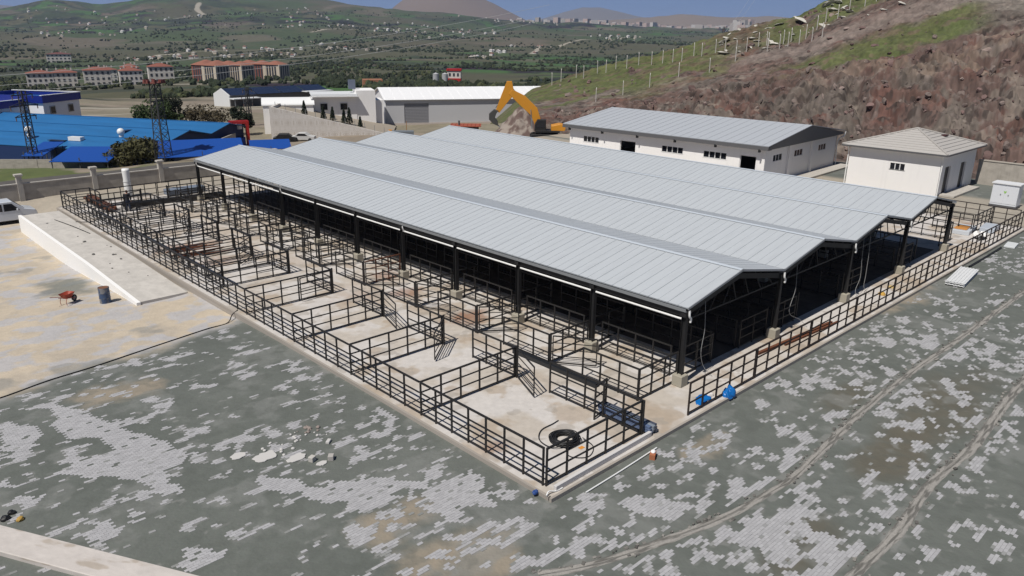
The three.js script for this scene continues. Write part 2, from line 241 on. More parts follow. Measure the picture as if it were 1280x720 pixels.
  const place = (name, n, m, f, label) => {
    const im = new THREE.InstancedMesh(base, m, n); im.name = name; im.userData = { kind: 'stuff', label, category: 'rocks' }; const o = new THREE.Object3D();
    for (let i = 0; i < n; i++) { const [s, t, sz, tint] = f(i), q = hillPoint(s, t); o.position.set(q[0], q[1] + sz * 0.15, q[2]); if (name === 'limestone_outcrops') { o.rotation.set(rnd(-0.3, 0.3), rnd(0, 6), rnd(0.1, 0.5)); o.scale.set(sz * rnd(0.9, 1.8), sz * rnd(0.25, 0.5), sz * rnd(0.7, 1.4)); } else { o.rotation.set(rnd(0, 6), rnd(0, 6), rnd(0, 6)); o.scale.set(sz * rnd(0.7, 1.5), sz * rnd(0.5, 1), sz * rnd(0.7, 1.4)); } o.updateMatrix(); im.setMatrixAt(i, o.matrix); im.setColorAt(i, lin(...tint)); }
    sh(im); scene.add(im);
  };
  place('loose_rocks', 1500, mat(1, 1, 1, 1), () => { const a = rnd(), k = rnd(0.6, 1.5); return [rnd(690, 1500), a < 0.75 ? rnd(0, 0.34) : rnd(0.34, 0.95), Math.pow(rnd(), 4) * 0.5 + 0.06, rnd() < 0.55 ? [0.13 * k, 0.085 * k, 0.078 * k] : [0.18 * k, 0.14 * k, 0.125 * k]]; }, 'loose brown rocks and scree on the hill slope');
  place('limestone_outcrops', 110, mat(1, 1, 1, 1), () => { const k = rnd(0.75, 1.1); return [rnd(900, 1160), rnd(0.66, 1.0), Math.pow(rnd(), 3) * 0.8 + 0.12, [0.5 * k, 0.48 * k, 0.43 * k]]; }, 'pale limestone outcrops in the grass at hill top');
}

// ------------------------------------------------------------ the yard
const inPoly = (x, z, P) => { let r = false; for (let i = 0, j = P.length - 1; i < P.length; j = i++) if ((P[i][1] > z) !== (P[j][1] > z) && x < (P[j][0] - P[i][0]) * (z - P[i][1]) / (P[j][1] - P[i][1]) + P[i][0]) r = !r; return r; };
const BARE = [[[-20.43, -16.75], [-19.62, -15.36], [-18.89, -12.9], [-17.95, -10.56], [-17.62, -8.57], [-17.99, -8.55], [-18.7, -8.14], [-18.71, -6.52], [-19.2, -6.78], [-19.47, -8.18], [-20.9, -9.7], [-21.49, -10.71], [-19.77, -10.92], [-19.37, -10.92], [-19.68, -12.14], [-20.38, -13.03], [-20.71, -14.4], [-20.16, -14.94]],
[[-16.49, -5.79], [-15.77, -4.92], [-15.1, -3.51], [-14.81, -3.84], [-14.21, -3.28], [-13.55, -3.09], [-12.47, -1.49], [-12.53, -1.14], [-12.92, -1.7], [-13.44, -2.38], [-14.29, -1.99], [-15.02, -1.58], [-15.22, -2.12], [-15.06, -2.52], [-15.6, -2.83], [-15.78, -3.75], [-16.96, -4.84]],
[[-12.94, -1.14], [-11.77, -1.04], [-11.05, -1.0], [-10.91, -0.26], [-11.52, 0.18], [-11.51, 1.12], [-11.92, 1.1], [-12.0, 0.48], [-12.52, 0.37], [-12.8, 1.17], [-13.08, 0.91], [-13.15, 0.15], [-13.01, -0.27]],
[[-21.94, -16.13], [-21.01, -14.85], [-21.14, -13.72], [-21.93, -12.52], [-22.42, -13.72]], [[-19.87, -3.43], [-18.86, -2.74], [-19.17, -2.3], [-20.21, -2.56]], [[-7.87, 3.77], [-7.38, 4.53], [-6.91, 5.39], [-7.93, 5.38], [-8.66, 4.53], [-8.64, 3.55]], [[-5.84, 6.84], [-5.49, 8.02], [-6.6, 8.84], [-7.63, 8.38], [-7.14, 7.31]]];
const T1 = [[-13, 4.3], [-11.67, 4.98], [-10.0, 5.55], [-8.23, 6.04], [-6.22, 6.49], [-4.52, 6.67], [-3.06, 6.77], [-1.02, 6.65], [3.93, 6.3], [9.27, 6.23], [14.27, 6.32], [26.41, 6.43], [52.85, 6.77]], T2 = [[-16, 10.6], [-8.48, 10.46], [-6.58, 10.38], [-3.63, 10.45], [-0.2, 10.19], [1.29, 10.21], [3.84, 10.34], [9.35, 10.07], [14.72, 9.98], [33.83, 9.89], [52, 9.9]];
const lineD = (x, z, L) => { let m = 1e9; for (let i = 0; i < L.length - 1; i++) { const [ax, az] = L[i], [bx, bz] = L[i + 1], t = Math.min(1, Math.max(0, ((x - ax) * (bx - ax) + (z - az) * (bz - az)) / ((bx - ax) ** 2 + (bz - az) ** 2))); m = Math.min(m, Math.hypot(x - ax - (bx - ax) * t, z - az - (bz - az) * t)); } return m; };
const hoseZ = x => -18.5 - 0.19 * (x + 22);   // the black hose marks the edge of the dusty half
function beige(x, z) { return x < -9.4 ? ss(hoseZ(x) + 0.9, hoseZ(x) - 0.7, z + 1.4 * (fbm(x / 1.6, z / 1.6, 4) - 0.5)) : 0; }
function bareness(x, z) { // how much of the dust is swept off the paving
  let v = 0.5 + 0.52 * (fbm(x / 1.2 + 3, z / 0.85, 3) - 0.5) + 0.95 * (fbm(x / 0.46 + 7, z / 0.33, 2) - 0.5) + 0.4 * (fbm(x / 7 + 31, z / 7, 3) - 0.5);
  if (z > 3) v += 0.12 * Math.max(0, 1 - lineD(x, z, T1) / 1.0) + 0.14 * Math.max(0, 1 - lineD(x, z, T2) / 1.1);
  v += 0.03 * ss(0, 10, x) * ss(2, 4, z) - 0.02 * ss(20, 32, x); v -= 0.03 * ss(-10.5, -14, x) * ss(2, -2, z);
  return v;
}
{
  const TAN = [[-17.7, -15.8, 2.2, 1.5], [-14.4, -0.4, 1.6, 1], [-14.2, 1.8, 2.2, 1], [-13.8, 2.7, 1.8, 1.2], [20.2, 1.8, 4, 1.2], [-3.5, 3.6, 1.6, 0.6]], BROWN = [[6.3, 8.3, 6, 1.8], [4.7, 5.3, 3, 1], [1.7, 8.4, 4, 1.2], [-6.2, 8.7, 2.5, 1]];
  const t = tex(1792, 1792, (u, v) => {
    const x = -45 + 95 * u, z = -62 + 92 * v;
    const n = fbm(x / 3, z / 3, 4), f = fbm(x * 4, z * 4, 3), m = fbm(x / 0.8, z / 0.8, 3);
    let c = mix3([0.098, 0.108, 0.097], [0.132, 0.141, 0.128], n);
    for (const [a, b, ra, rb] of BROWN) c = mix3(c, [0.105, 0.095, 0.072], 0.8 * ss(1.1, 0.3, Math.hypot((x - a) / ra, (z - b) / rb) + 0.9 * (n - 0.5)));
    for (const [a, b, ra, rb] of TAN) c = mix3(c, [0.3, 0.25, 0.19], 0.75 * ss(1.1, 0.4, Math.hypot((x - a) / ra, (z - b) / rb) + 1.3 * (fbm(x / 1.1, z / 1.1, 4) - 0.5)));
    c = mix3(c, [0.19, 0.195, 0.185], 0.5 * ss(0.55, 0.7, fbm(x / 1.3 + 90, z / 1.3, 4))); if (!(x > -9.5 && z < 2) && x > -30 && z > -24) { const bn = bareness(x, z); c = mix3(c, [0.2, 0.2, 0.19], 0.6 * ss(0.55, 0.61, bn) * ss(0.35, 0.6, m)); c = mix3(c, [0.085, 0.093, 0.082], 0.3 * ss(0.5, 0.65, fbm(x / 0.5 + 15, z / 0.5, 3))); }
    const be = beige(x, z);
    if (be > 0) {
      let q = mix3([0.47, 0.4, 0.31], [0.41, 0.355, 0.285], ss(0.4, 0.62, fbm(x / 2, z / 2 + 9, 4)));
      q = mix3(q, [0.39, 0.385, 0.4], 0.8 * ss(0.47, 0.62, fbm(x / 1.1 + 77, z / 1.0, 5)));
      q = mix3(q, [0.15, 0.16, 0.145], 0.85 * ss(1.1, 0.5, Math.hypot((x + 14.9) / 1.6, (z + 34.6) / 3.2) + 0.8 * (fbm(x, z, 4) - 0.5)));
      q = mix3(q, [0.2, 0.2, 0.19], 0.6 * ss(0.62, 0.72, fbm(x / 2.8 + 13, z / 2.8, 4)));
      c = mix3(c, q, be);
    }
    if (x > 44 || (z < -54 && x > -12)) c = mix3(c, mix3([0.36, 0.31, 0.25], [0.28, 0.26, 0.22], n), x > 44 ? ss(44, 46, x) : ss(-54, -55, z));
    const k = 0.86 + 0.16 * f + 0.12 * m; return [c[0] * k, c[1] * k, c[2] * k];
  });
  const bumpT = grey(512, 512, (u, v) => 0.6 * fbm(u * 60, v * 60, 3) + 0.4 * noise(u * 256, v * 256), 6, 6);
  const g = gridMesh(220, 190, (u, v) => { const x = -62 + 128 * u, z = -61.5 + 106 * v, n = 0.03 * (fbm(x / 3, z / 3 + 8, 3) - 0.5); return [x, yardY(x, z) + n - (x > -9.6 && x < 43.6 && z < 1 && z > -53.6 ? 0.4 : 0), z, (x + 45) / 95, (z + 62) / 92]; });
  const yard = struct('yard', g, new THREE.MeshStandardMaterial({ map: t, bumpMap: bumpT, bumpScale: 0.02, roughness: 0.95 }), 'paved yard under grey green dust with pale dusty half');
  // paving blocks swept bare: tens of thousands, one part
  const pg = B(0.193, 0.05, 0.1), list = [];
  for (let r = 0; r < 430; r++) {
    const z = -26 + r * 0.106;
    for (let k = 0; k < 340; k++) {
      const x = -26 + k * 0.2 + (r & 1) * 0.1;
      if (z < 2.35 && x > -10.6) continue; if (z < -21 && x > -13) continue;
      const dd = Math.hypot(x - OX, z - OZ); if (x > 42 || lineD(x, z, T1) < 0.34 || lineD(x, z, T2) < 0.36) continue;
      if (beige(x, z) > 0.3 || (x < -18.5 && z - (-8.34 + (x + 23.5) * 1.79) < 1.5 && z - (-8.34 + (x + 23.5) * 1.79) > -0.2)) continue;
      const j = 0.13 * (hash(k, r) - 0.5), b = bareness(x, z) + j; let hit = b > 0.618;
      if (!hit) for (const P of BARE) if (inPoly(x + 0.35 * (fbm(x * 1.5, z * 1.5, 2) - 0.5), z + 0.5 * (fbm(x * 1.5 + 9, z * 1.5, 2) - 0.5), P)) { hit = hash(k + 31, r + 7) > 0.03; break; }
      if (hit) list.push([x, z, b > 0.618 ? ss(0.612, 0.665, b) : 1]);
    }
  }
  const im = new THREE.InstancedMesh(pg, mat(1, 1, 1, 0.9), list.length), o = new THREE.Object3D();
  list.forEach(([x, z, cl], i) => { o.position.set(x, yardY(x, z) + 0.03 * (fbm(x / 3, z / 3 + 8, 3) - 0.5) - 0.015 + rnd(-0.003, 0.003), z); o.rotation.set(rnd(-0.012, 0.012), rnd(-0.02, 0.02), rnd(-0.012, 0.012)); o.updateMatrix(); im.setMatrixAt(i, o.matrix); const k = rnd(0.9, 1.07), cc = mix3([0.2, 0.205, 0.195], [0.36, 0.357, 0.368], cl); im.setColorAt(i, lin(cc[0] * k, cc[1] * k, cc[2] * k)); });
  im.name = 'paving_blocks'; im.userData.kind = 'stuff'; sh(im); yard.add(im);
  console.log('pavers', list.length);
  // two backfilled trenches with crumbled edges
  const soil = new THREE.MeshStandardMaterial({ map: tex(512, 128, (u, v) => { const n = fbm(u * 9, v * 5, 4), k = 0.8 + 0.4 * fbm(u * 160, v * 14, 3); const c = mix3([0.12, 0.115, 0.105], [0.285, 0.27, 0.25], ss(0.3, 0.62, n)); return [c[0] * k, c[1] * k, c[2] * k]; }), roughness: 1 });
  [T1, T2].forEach((L, li) => {
    const cv = new THREE.CatmullRomCurve3(L.map(p => new THREE.Vector3(p[0], 0, p[1]))), len = cv.getLength();
    const hw = li ? 0.21 : 0.18, N = Math.round(len / 0.12);
    const P = cv.getSpacedPoints(N);
    const g = gridMesh(N, 8, (u, v, i, j) => { const a = P[i], b = P[Math.min(N, i + 1)], c = P[Math.max(0, i - 1)], tx = b.x - c.x, tz = b.z - c.z, l = Math.hypot(tx, tz), s = (v - 0.5) * 2 * hw * (1 + 0.5 * (fbm(i / 7, li * 9, 3) - 0.5)); const x = a.x - tz / l * s, z = a.z + tx / l * s; const e = 1 - Math.abs(v - 0.5) * 2; return [x, yardY(x, z) + (j === 0 || j === 8 ? -0.03 : Math.max(0.01, 0.03 * fbm(x * 1.4, z * 1.4, 3) + (Math.abs(v - 0.42) < 0.16 ? -0.012 : 0.02) * Math.min(1, e * 3))), z, u * len / 6, v]; });
    struct('trench', g, soil, li ? 'outer soil filled trench running across the yard' : 'inner soil filled trench curving across the yard');
    const im2 = new THREE.InstancedMesh(B(0.2, 0.07, 0.14), mat(1, 1, 1, 0.95), 300), o2 = new THREE.Object3D();
    for (let i = 0; i < 300; i++) { const a = P[Math.floor(Math.pow(rnd(), 1.1) * (N - 1))], s = (rnd() < 0.75 ? -1 : 1) * (hw + rnd(-0.08, 0.1)), x = a.x, z = a.z + s, k = rnd(0.4, 1.2); o2.position.set(x, yardY(x, z) + rnd(0.0, 0.05), z); o2.rotation.set(rnd(-0.3, 0.3), rnd(-0.6, 0.6), rnd(-0.3, 0.3)); o2.scale.setScalar(rnd(0.25, 0.7)); o2.updateMatrix(); im2.setMatrixAt(i, o2.matrix); im2.setColorAt(i, lin(0.2 * k, 0.19 * k, 0.175 * k)); }
    im2.name = numbered('loose_blocks'); im2.userData = { kind: 'stuff', label: li ? 'loose broken paving along the outer trench' : 'loose broken paving along the inner trench', category: 'rubble' }; sh(im2); scene.add(im2);
  });
}
// broad concrete kerb at the yard's near corner
{
  const a = [-25.6, -12.0], b = [-17.6, 2.6], dx = b[0] - a[0], dz = b[1] - a[1], l = Math.hypot(dx, dz);
  const g = M([new RoundedBoxGeometry(l, 0.3, 0.95, 2, 0.03)]);
  const o = single('kerb', g, new THREE.MeshStandardMaterial({ map: tex(512, 64, (u, v) => { const n = fbm(u * 30, v * 3, 5), q = fbm(u * 120, v * 12, 3), k = 0.88 + 0.2 * n + 0.12 * (q - 0.5); return mix3([0.52 * k, 0.48 * k, 0.45 * k], [0.4 * k, 0.35 * k, 0.3 * k], ss(0.52, 0.66, fbm(u * 14 + 5, v * 2, 4))); }), roughness: 0.9 }), 'broad pale concrete kerb lying across the dusty paving', 'kerb', [(a[0] + b[0]) / 2 - 0.35, -0.13, (a[1] + b[1]) / 2 + 0.25], -Math.atan2(dz, dx)); o.userData.kind = 'structure';
}
// ------------------------------------------------------------ concrete slab of the pens
{
  const t = tex(1024, 2048, (u, v) => {
    const x = -10.6 + 13 * u, z = 2.2 - 57 * v, n = fbm(x / 2, z / 2, 4), f = fbm(x * 5, z * 5, 3);
    let c = mix3([0.52, 0.49, 0.465], [0.45, 0.405, 0.355], ss(0.42, 0.62, n));
    const aisle = ss(1.6, 0.6, Math.abs(x + 3.6)); c = mix3(c, [0.4, 0.33, 0.265], 0.6 * aisle * ss(0.35, 0.6, fbm(x / 1.5, z / 3 + 4, 3)));
    c = mix3(c, [0.36, 0.29, 0.22], 0.7 * ss(0.55, 0.68, fbm(x / 1.3 + 20, z / 1.3, 4)));
    const rs = (a, b, r, q = 1) => { c = mix3(c, [0.23, 0.1, 0.05], 0.75 * q * ss(1, 0.3, Math.hypot((x - a) / r, (z - b) / (r * 0.8)) + 0.9 * (fbm(x / 0.8, z / 0.8, 3) - 0.5))); };
    rs(-1.3, -12.3, 1.7); rs(-1.2, -17.8, 1.4, 0.8); rs(-0.4, -21, 1.6, 0.8); rs(-7.5, -36, 2, 0.7); rs(-6.5, -31, 1.8, 0.5); rs(-9.3, -1.5, 0.6, 0.6); rs(-4, -19, 1.6, 0.25);
    c = mix3(c, [0.3, 0.27, 0.235], 0.5 * ss(0.62, 0.7, fbm(x * 1.4 + 5, z * 1.4, 3)));
    const k = 0.9 + 0.2 * f; return [c[0] * k, c[1] * k, c[2] * k];
  });
  const top = gridMesh(2, 2, (u, v) => { const x = -10.12 + 54.4 * u, z = 2.05 - 56.6 * v; return [x, 0, z, (x + 10.6) / 13, (2.2 - z) / 57]; });
  struct('concrete_slab', M([top]), new THREE.MeshStandardMaterial({ map: t, roughness: 0.92 }), 'pale stained concrete floor of the livestock pens').material.side = THREE.DoubleSide;
  const k = M([B(0.1, 0.9, 56.6, -10.16, -0.438, -26.3), B(54.6, 0.6, 0.1, 17.08, -0.288, 2.1), B(0.3, 0.6, 56.7, 44.5, -0.287, -26.3), B(54.2, 0.6, 0.3, 17.12, -0.287, -54.8)]);
  struct('slab_edge', k, new THREE.MeshStandardMaterial({ map: concTex, color: lin(0.75, 0.72, 0.7), roughness: 0.92 }), 'low concrete edge around the pen floor');
  // ramp beside the pens
  const shp = new THREE.Shape([[-27.0, -0.62], [-53.2, -1.6], [-53.2, 0.02], [-36, -0.06], [-27.0, -0.3]].map(p => new THREE.Vector2(...p)));
  const g = new THREE.ExtrudeGeometry(shp, { depth: 2.65, bevelEnabled: false }); g.rotateY(-Math.PI / 2); g.translate(0, 0, 0);
  const q = g.attributes.position; for (let i = 0; i < q.count; i++) { const x = q.getX(i), z = q.getZ(i); q.setX(i, x); q.setZ(i, z); }
  g.computeBoundingBox(); const bb = g.boundingBox; g.translate(-13.05 - bb.min.x, 0, -27.0 - bb.max.z); 
  const uvs = g.attributes.uv; for (let i = 0; i < uvs.count; i++) uvs.setXY(i, (q.getX(i) + q.getY(i)) / 4, q.getZ(i) / 4);
  const wl = new THREE.ExtrudeGeometry(new THREE.Shape([[-26.9, -0.7], [-53.3, -1.7], [-53.3, 0.05], [-36, -0.03], [-26.9, -0.28]].map(p => new THREE.Vector2(...p))), { depth: 0.22, bevelEnabled: false }); wl.rotateY(-Math.PI / 2); wl.translate(-13.05, 0, 0); struct('ramp_wall', wl, mat(0.8, 0.79, 0.775, 0.85), 'white painted side wall of the concrete ramp');
  struct('ramp', g, new THREE.MeshStandardMaterial({ map: concTex, color: lin(1.12, 1.13, 1.15), roughness: 0.9 }), 'pale concrete ramp block beside the pens');
}
// boundary wall and the road behind
{
  const w = thing('boundary_wall', 'low grey concrete wall with light coping beside the asphalt road', 'wall', [-11.3, 0, -61]);
  for (let i = -5; i < 9; i++) { part('panel', B(5.7, 2.3, 0.18, i * 6 + 3, 0.0, 0), concWall, w); part('coping', B(5.7, 0.09, 0.26, i * 6 + 3, 1.2, 0), conc, w); const p = part('pillar', M([B(0.42, 3.0, 0.42, i * 6, 0.4, 0), B(0.62, 0.16, 0.62, i * 6, 1.975, 0)]), conc, w); }
  const asph = new THREE.MeshStandardMaterial({ map: tex(256, 256, (u, v) => { const k = 0.8 + 0.4 * fbm(u * 10, v * 10, 5); return [0.085 * k, 0.078 * k, 0.072 * k]; }), roughness: 0.95 });
  const g = gridMesh(80, 10, (u, v) => { const x = -90 + 140 * u, z0 = -81 + 0.1 * (x + 8) * ss(0, 30, x), z = z0 + (-62.4 - z0) * v; return [x, landY(x, z) + 0.1, z, x / 8, z / 8]; });
  struct('road', g, asph, 'brown grey asphalt road behind the boundary wall');
}

// ------------------------------------------------------------ the shed: four roofs on steel columns
const SPAN = 8.0486, BAY = 5, EAVE = 3.6, RIDGE = 4.414, ZN = 0.17, ZF = -50.1;
const roofTints = [0.994, 1.0, 1.006].map(k => new THREE.MeshStandardMaterial({ map: tex(128, 256, (u, v) => { const q = 0.94 + 0.1 * fbm(u * 5 + k * 40, v * 3, 4) + 0.05 * (fbm(u * 30 + k * 9, v * 2, 3) - 0.5); return [q, q, q]; }), color: lin(0.445 * k, 0.47 * k, 0.495 * k), roughness: 0.45, metalness: 0.0, bumpMap: bumpFine, bumpScale: 0.002 }));
for (const m of roofTints) m.map.repeat.set(0.5, 0.25);
const shed = thing('livestock_shed', 'long open livestock shed with four light grey sheet metal roofs', 'shed');
{
  const HS = SPAN / 2, rise = RIDGE - EAVE, ang = Math.atan2(rise, HS), len = Math.hypot(HS, rise);
  const PW = (ZN - ZF) / 50;
  const prof = [[0, -0.06], [0, 0], [0.01, 0.024], [0.04, 0.024], [0.052, 0], [0.49, 0], [0.5, 0.02], [0.526, 0.02], [0.536, 0], [PW - 0.004, 0], [PW - 0.004, -0.06]];
  const pgF = ext(prof, len - 0.05), pgE = ext(prof, len + 0.1);
  const X = new THREE.Vector3(), mF = new THREE.Matrix4().makeBasis(new THREE.Vector3(0, 0, -1), new THREE.Vector3(-Math.sin(ang), Math.cos(ang), 0), new THREE.Vector3(Math.cos(ang), Math.sin(ang), 0));
  const mR = new THREE.Matrix4().makeBasis(new THREE.Vector3(0, 0, 1), new THREE.Vector3(Math.sin(ang), Math.cos(ang), 0), new THREE.Vector3(-Math.cos(ang), Math.sin(ang), 0));
  const rest = [];
  for (let r = 0; r < 4; r++) for (const side of [0, 1]) {
    const x0 = side ? SPAN * (r + 1) - 0.02 : SPAN * r + 0.02, outer = (r === 0 && !side) || (r === 3 && side), e = outer ? 0.1 : 0;
    const q = new THREE.Quaternion().setFromRotationMatrix(side ? mR : mF), dir = side ? 1 : -1;
    for (let i = 0; i < 50; i++) {
      const z = side ? ZF + PW * i : ZN - PW * i, px = x0 + dir * e * Math.cos(ang), py = EAVE - e * Math.sin(ang);
      if (r >= 2 && side) { const g = (outer ? pgE : pgF).clone(); g.applyQuaternion(q); g.translate(px, py, z); rest.push(g); continue; }
      const o = part('roof_panel', outer ? pgE : pgF, roofTints[Math.floor(rnd(0, 3))], shed); o.position.set(px, py, z + rnd(-0.001, 0.001)); o.quaternion.copy(q);
    }
  }
  part('rear_roof_panels', M(rest), roofTints[1], shed).userData.kind = 'stuff';
  for (let r = 0; r < 4; r++) {
    const xr = SPAN * (r + 0.5), cap = ext([[-0.15, -0.04], [-0.15, -0.028], [0, 0.004], [0.15, -0.028], [0.15, -0.04], [0, -0.01]], ZN - ZF + 0.02); cap.translate(xr, RIDGE + 0.035, ZF - 0.01); part('ridge_cap', cap, mat(0.48, 0.52, 0.57, 0.4), shed);
  }
  // eaves gutters and verge trims
  part('gutter', M([B(0.1, 0.02, 50.2, -0.13, EAVE - 0.2, (ZN + ZF) / 2), B(0.02, 0.14, 50.2, -0.19, EAVE - 0.13, (ZN + ZF) / 2)]), greyMetal, shed);
  part('gutter', M([B(0.18, 0.02, 50.2, 4 * SPAN + 0.24, EAVE - 0.2, (ZN + ZF) / 2), B(0.02, 0.14, 50.2, 4 * SPAN + 0.32, EAVE - 0.13, (ZN + ZF) / 2)]), greyMetal, shed);
  for (let j = 1; j < 4; j++) part('valley_gutter', M([B(0.5, 0.02, 50.2, j * SPAN, EAVE - 0.13, (ZN + ZF) / 2)]), darkGrey, shed);
  for (let r = 0; r < 4; r++) for (const sd of [-1, 1]) for (const zz of [ZN + 0.014, ZF - 0.014]) {
    const e = (r === 0 && sd < 0) || (r === 3 && sd > 0) ? 0.1 : -0.02; part('verge_trim', bar([SPAN * (r + 0.5) + sd * (HS + e), EAVE - 0.03 - (e > 0 ? e * rise / HS : 0), zz], [SPAN * (r + 0.5) - sd * 0.02, RIDGE - 0.03, zz], 0.1, 0.024), mat(0.36, 0.37, 0.38, 0.5), shed);
  }
  // frames: columns with footings, rafters, tie braces
  const hSec = (h) => M([B(0.2, h, 0.014, 0, h / 2, -0.1), B(0.2, h, 0.014, 0, h / 2, 0.1), B(0.012, h, 0.186, 0, h / 2, 0)]);
  const colG = hSec(EAVE - 0.72), plate = B(0.36, 0.02, 0.36, 0, 0.01, 0), capG = B(0.36, 0.2, 0.26, 0.0, 2.8, 0);
  const foot = new RoundedBoxGeometry(0.5, 0.5, 0.5, 1, 0.03);
  const footM = mat(0.33, 0.305, 0.25, 0.9);
  const foots = foot.clone(); foots.translate(0, -0.2, 0);
  for (let j = 0; j <= 4; j++) for (let i = 0; i <= 10; i++) {
    const c = part('column', colG, frameSteel, shed); c.position.set(j * SPAN + (j === 0 ? 0.02 : 0), 0.45, -i * BAY);
    part('base_plate', plate, frameSteel, c); part('footing', foots, footM, c); part('bracket', capG, frameSteel, c);
  }
  for (let r = 0; r < 4; r++) for (let i = 0; i <= 10; i++) {
    const z = -i * BAY + (i === 0 ? 0.0 : 0), xm = SPAN * (r + 0.5), g = [];
    for (const s of [-1, 1]) { g.push(bar([xm + s * (HS - 0.02), EAVE - 0.34, z], [xm, RIDGE - 0.33, z], 0.24, 0.1)); }
    g.push(bar([xm - HS, EAVE - 0.62, z], [xm + HS, EAVE - 0.62, z], 0.07, 0.06));
    for (let k = -3; k <= 3; k++) g.push(bar([xm + k * 1.1, EAVE - 0.62, z], [xm + k * 1.1 + (k < 0 ? 0.5 : -0.5), EAVE - 0.35 + (1 - Math.abs(k) / 3.7) * rise, z], 0.04, 0.04));
    part('roof_truss', M(g), frameSteel, shed);
  }
  for (let r = 0; r < 4; r++) for (const s of [-1, 1]) for (let k = 0; k < 4; k++) {
    const f = 0.06 + k * 0.29; part('purlin', B(0.06, 0.12, 50, SPAN * (r + 0.5) + s * HS * (1 - f), EAVE + rise * f - 0.145, (ZN + ZF) / 2), frameSteel, shed);
  }
  part('eaves_beam', B(0.09, 0.2, 50, -0.02, EAVE - 0.36, -25), frameSteel, shed);
  // white rain pipe behind the front columns
  for (let i = 0; i < 10; i++) { const p = part('rain_pipe', tube([[0, 3.0, -i * BAY - 0.15], [0, 3.0, -i * BAY - 2.5], [0, 3.0, -i * BAY - BAY + 0.15]], 0.05, 4, 8), whitePlastic, shed); if (i === 3 || i === 6 || i === 9) part('drop_pipe', tube([[-0.12, 3.42, -i * BAY - BAY + 0.25], [-0.12, 3.2, -i * BAY - BAY + 0.25], [0, 3.0, -i * BAY - BAY + 0.25]], 0.045, 8, 8), whitePlastic, p); }
  for (let j = 0; j < 4; j++) part('downpipe', tube([[j * SPAN, EAVE - 0.15, 0.2], [j * SPAN, EAVE - 0.4, 0.22], [j * SPAN + 0.12, EAVE - 0.55, 0.22], [j * SPAN + 0.12, EAVE - 0.7, 0.2]], 0.05, 10, 8), whitePlastic, shed);
  // loose cables hanging at the open gable
  for (const [x, a] of [[1.4, 0.2], [9.6, 0.9], [17.5, -0.4], [18.4, -0.1]]) part('cable', tube([[x, EAVE - 0.1, 0.05], [x + 0.1, 2.2, 0.08], [x - a * 0.4, 1.1, 0.12], [x + a, 0.35, 0.2], [x + a + 0.2, 0.02, 0.5]], 0.012, 24, 5), mat(0.3, 0.3, 0.3, 0.6), shed);
}

struct('added_dark_floor', gridMesh(60, 80, (u, v) => { const x = 2.7 + 29.2 * u, z = -0.5 - 48.7 * v; return [x, 0.006 + 0.02 * fbm(x * 1.3, z * 1.3, 3), z, x / 6, z / 6]; }), new THREE.MeshStandardMaterial({ map: tex(256, 256, (u, v) => { const n = fbm(u * 14, v * 14, 5); return mix3([0.05, 0.04, 0.032], [0.13, 0.105, 0.085], n); }), roughness: 1 }), 'added dark floor sheet deepening the shade under the shed roofs');  // dark sheet added over the slab, its colour deepens the shade under the roofs
// ------------------------------------------------------------ pens of steel rails
const postG = B(0.06, 1.4, 0.06, 0, 0.7, 0), railCache = new Map();
const RAILS = [1.415, 0.96, 0.53, 0.1];
function railG(l, w) { const k = l.toFixed(3) + w; if (!railCache.has(k)) railCache.set(k, B(l, w, w, l / 2, 0, 0)); return railCache.get(k); }
function fence(a, b, o = {}) {
  const dx = b[0] - a[0], dz = b[1] - a[1], L = Math.hypot(dx, dz);
  const f = thing(o.name || 'pen_fence', o.label, o.category || 'fence', [a[0], o.y || 0, a[1]], -Math.atan2(dz, dx), o.group);
  const n = Math.max(1, Math.round(L / (o.step || 1.02))), m = o.m || steel, dy = o.dy || 0;
  for (let i = o.skip0 ? 1 : 0; i <= (o.skip1 ? n - 1 : n); i++) { const p = part('post', postG, m, f); p.position.set(L * i / n + (i === 0 ? 0.026 : i === n ? -0.026 : 0), 0, 0); p.rotation.z = rnd(-0.006, 0.006); }
  RAILS.forEach((h, k) => { const r = part('rail', railG(L, k ? 0.047 : 0.064), m, f); r.position.y = h - dy; });
  return f;
}
const ORD = ['first', 'second', 'third', 'fourth', 'fifth', 'sixth', 'seventh', 'eighth', 'ninth', 'tenth', 'eleventh'];
const zk = k => -0.27 - 5.045 * k;   // partition lines
const XF = -9.85, X1 = -4.68, X2 = -2.55, X3 = 0.47;
// outer front run, one panel per pen
{
  const cuts = [1.42]; for (let k = 1; k <= 10; k++) cuts.push(zk(k)); cuts.push(-54.1);
  for (let i = 0; i < cuts.length - 1; i++) fence([XF, cuts[i] - (i ? 0.03 : 0)], [XF, cuts[i + 1] + 0.03], { name: 'front_fence', label: `${ORD[i]} black front fence panel from the coiled pipe, beside the yard`, group: 'front fence panels', skip0: i > 0 });
}
fence([XF + 0.03, 1.5], [X1, 1.5], { name: 'end_fence', label: 'black rail fence end beside coiled black pipe', dy: 0.004 });

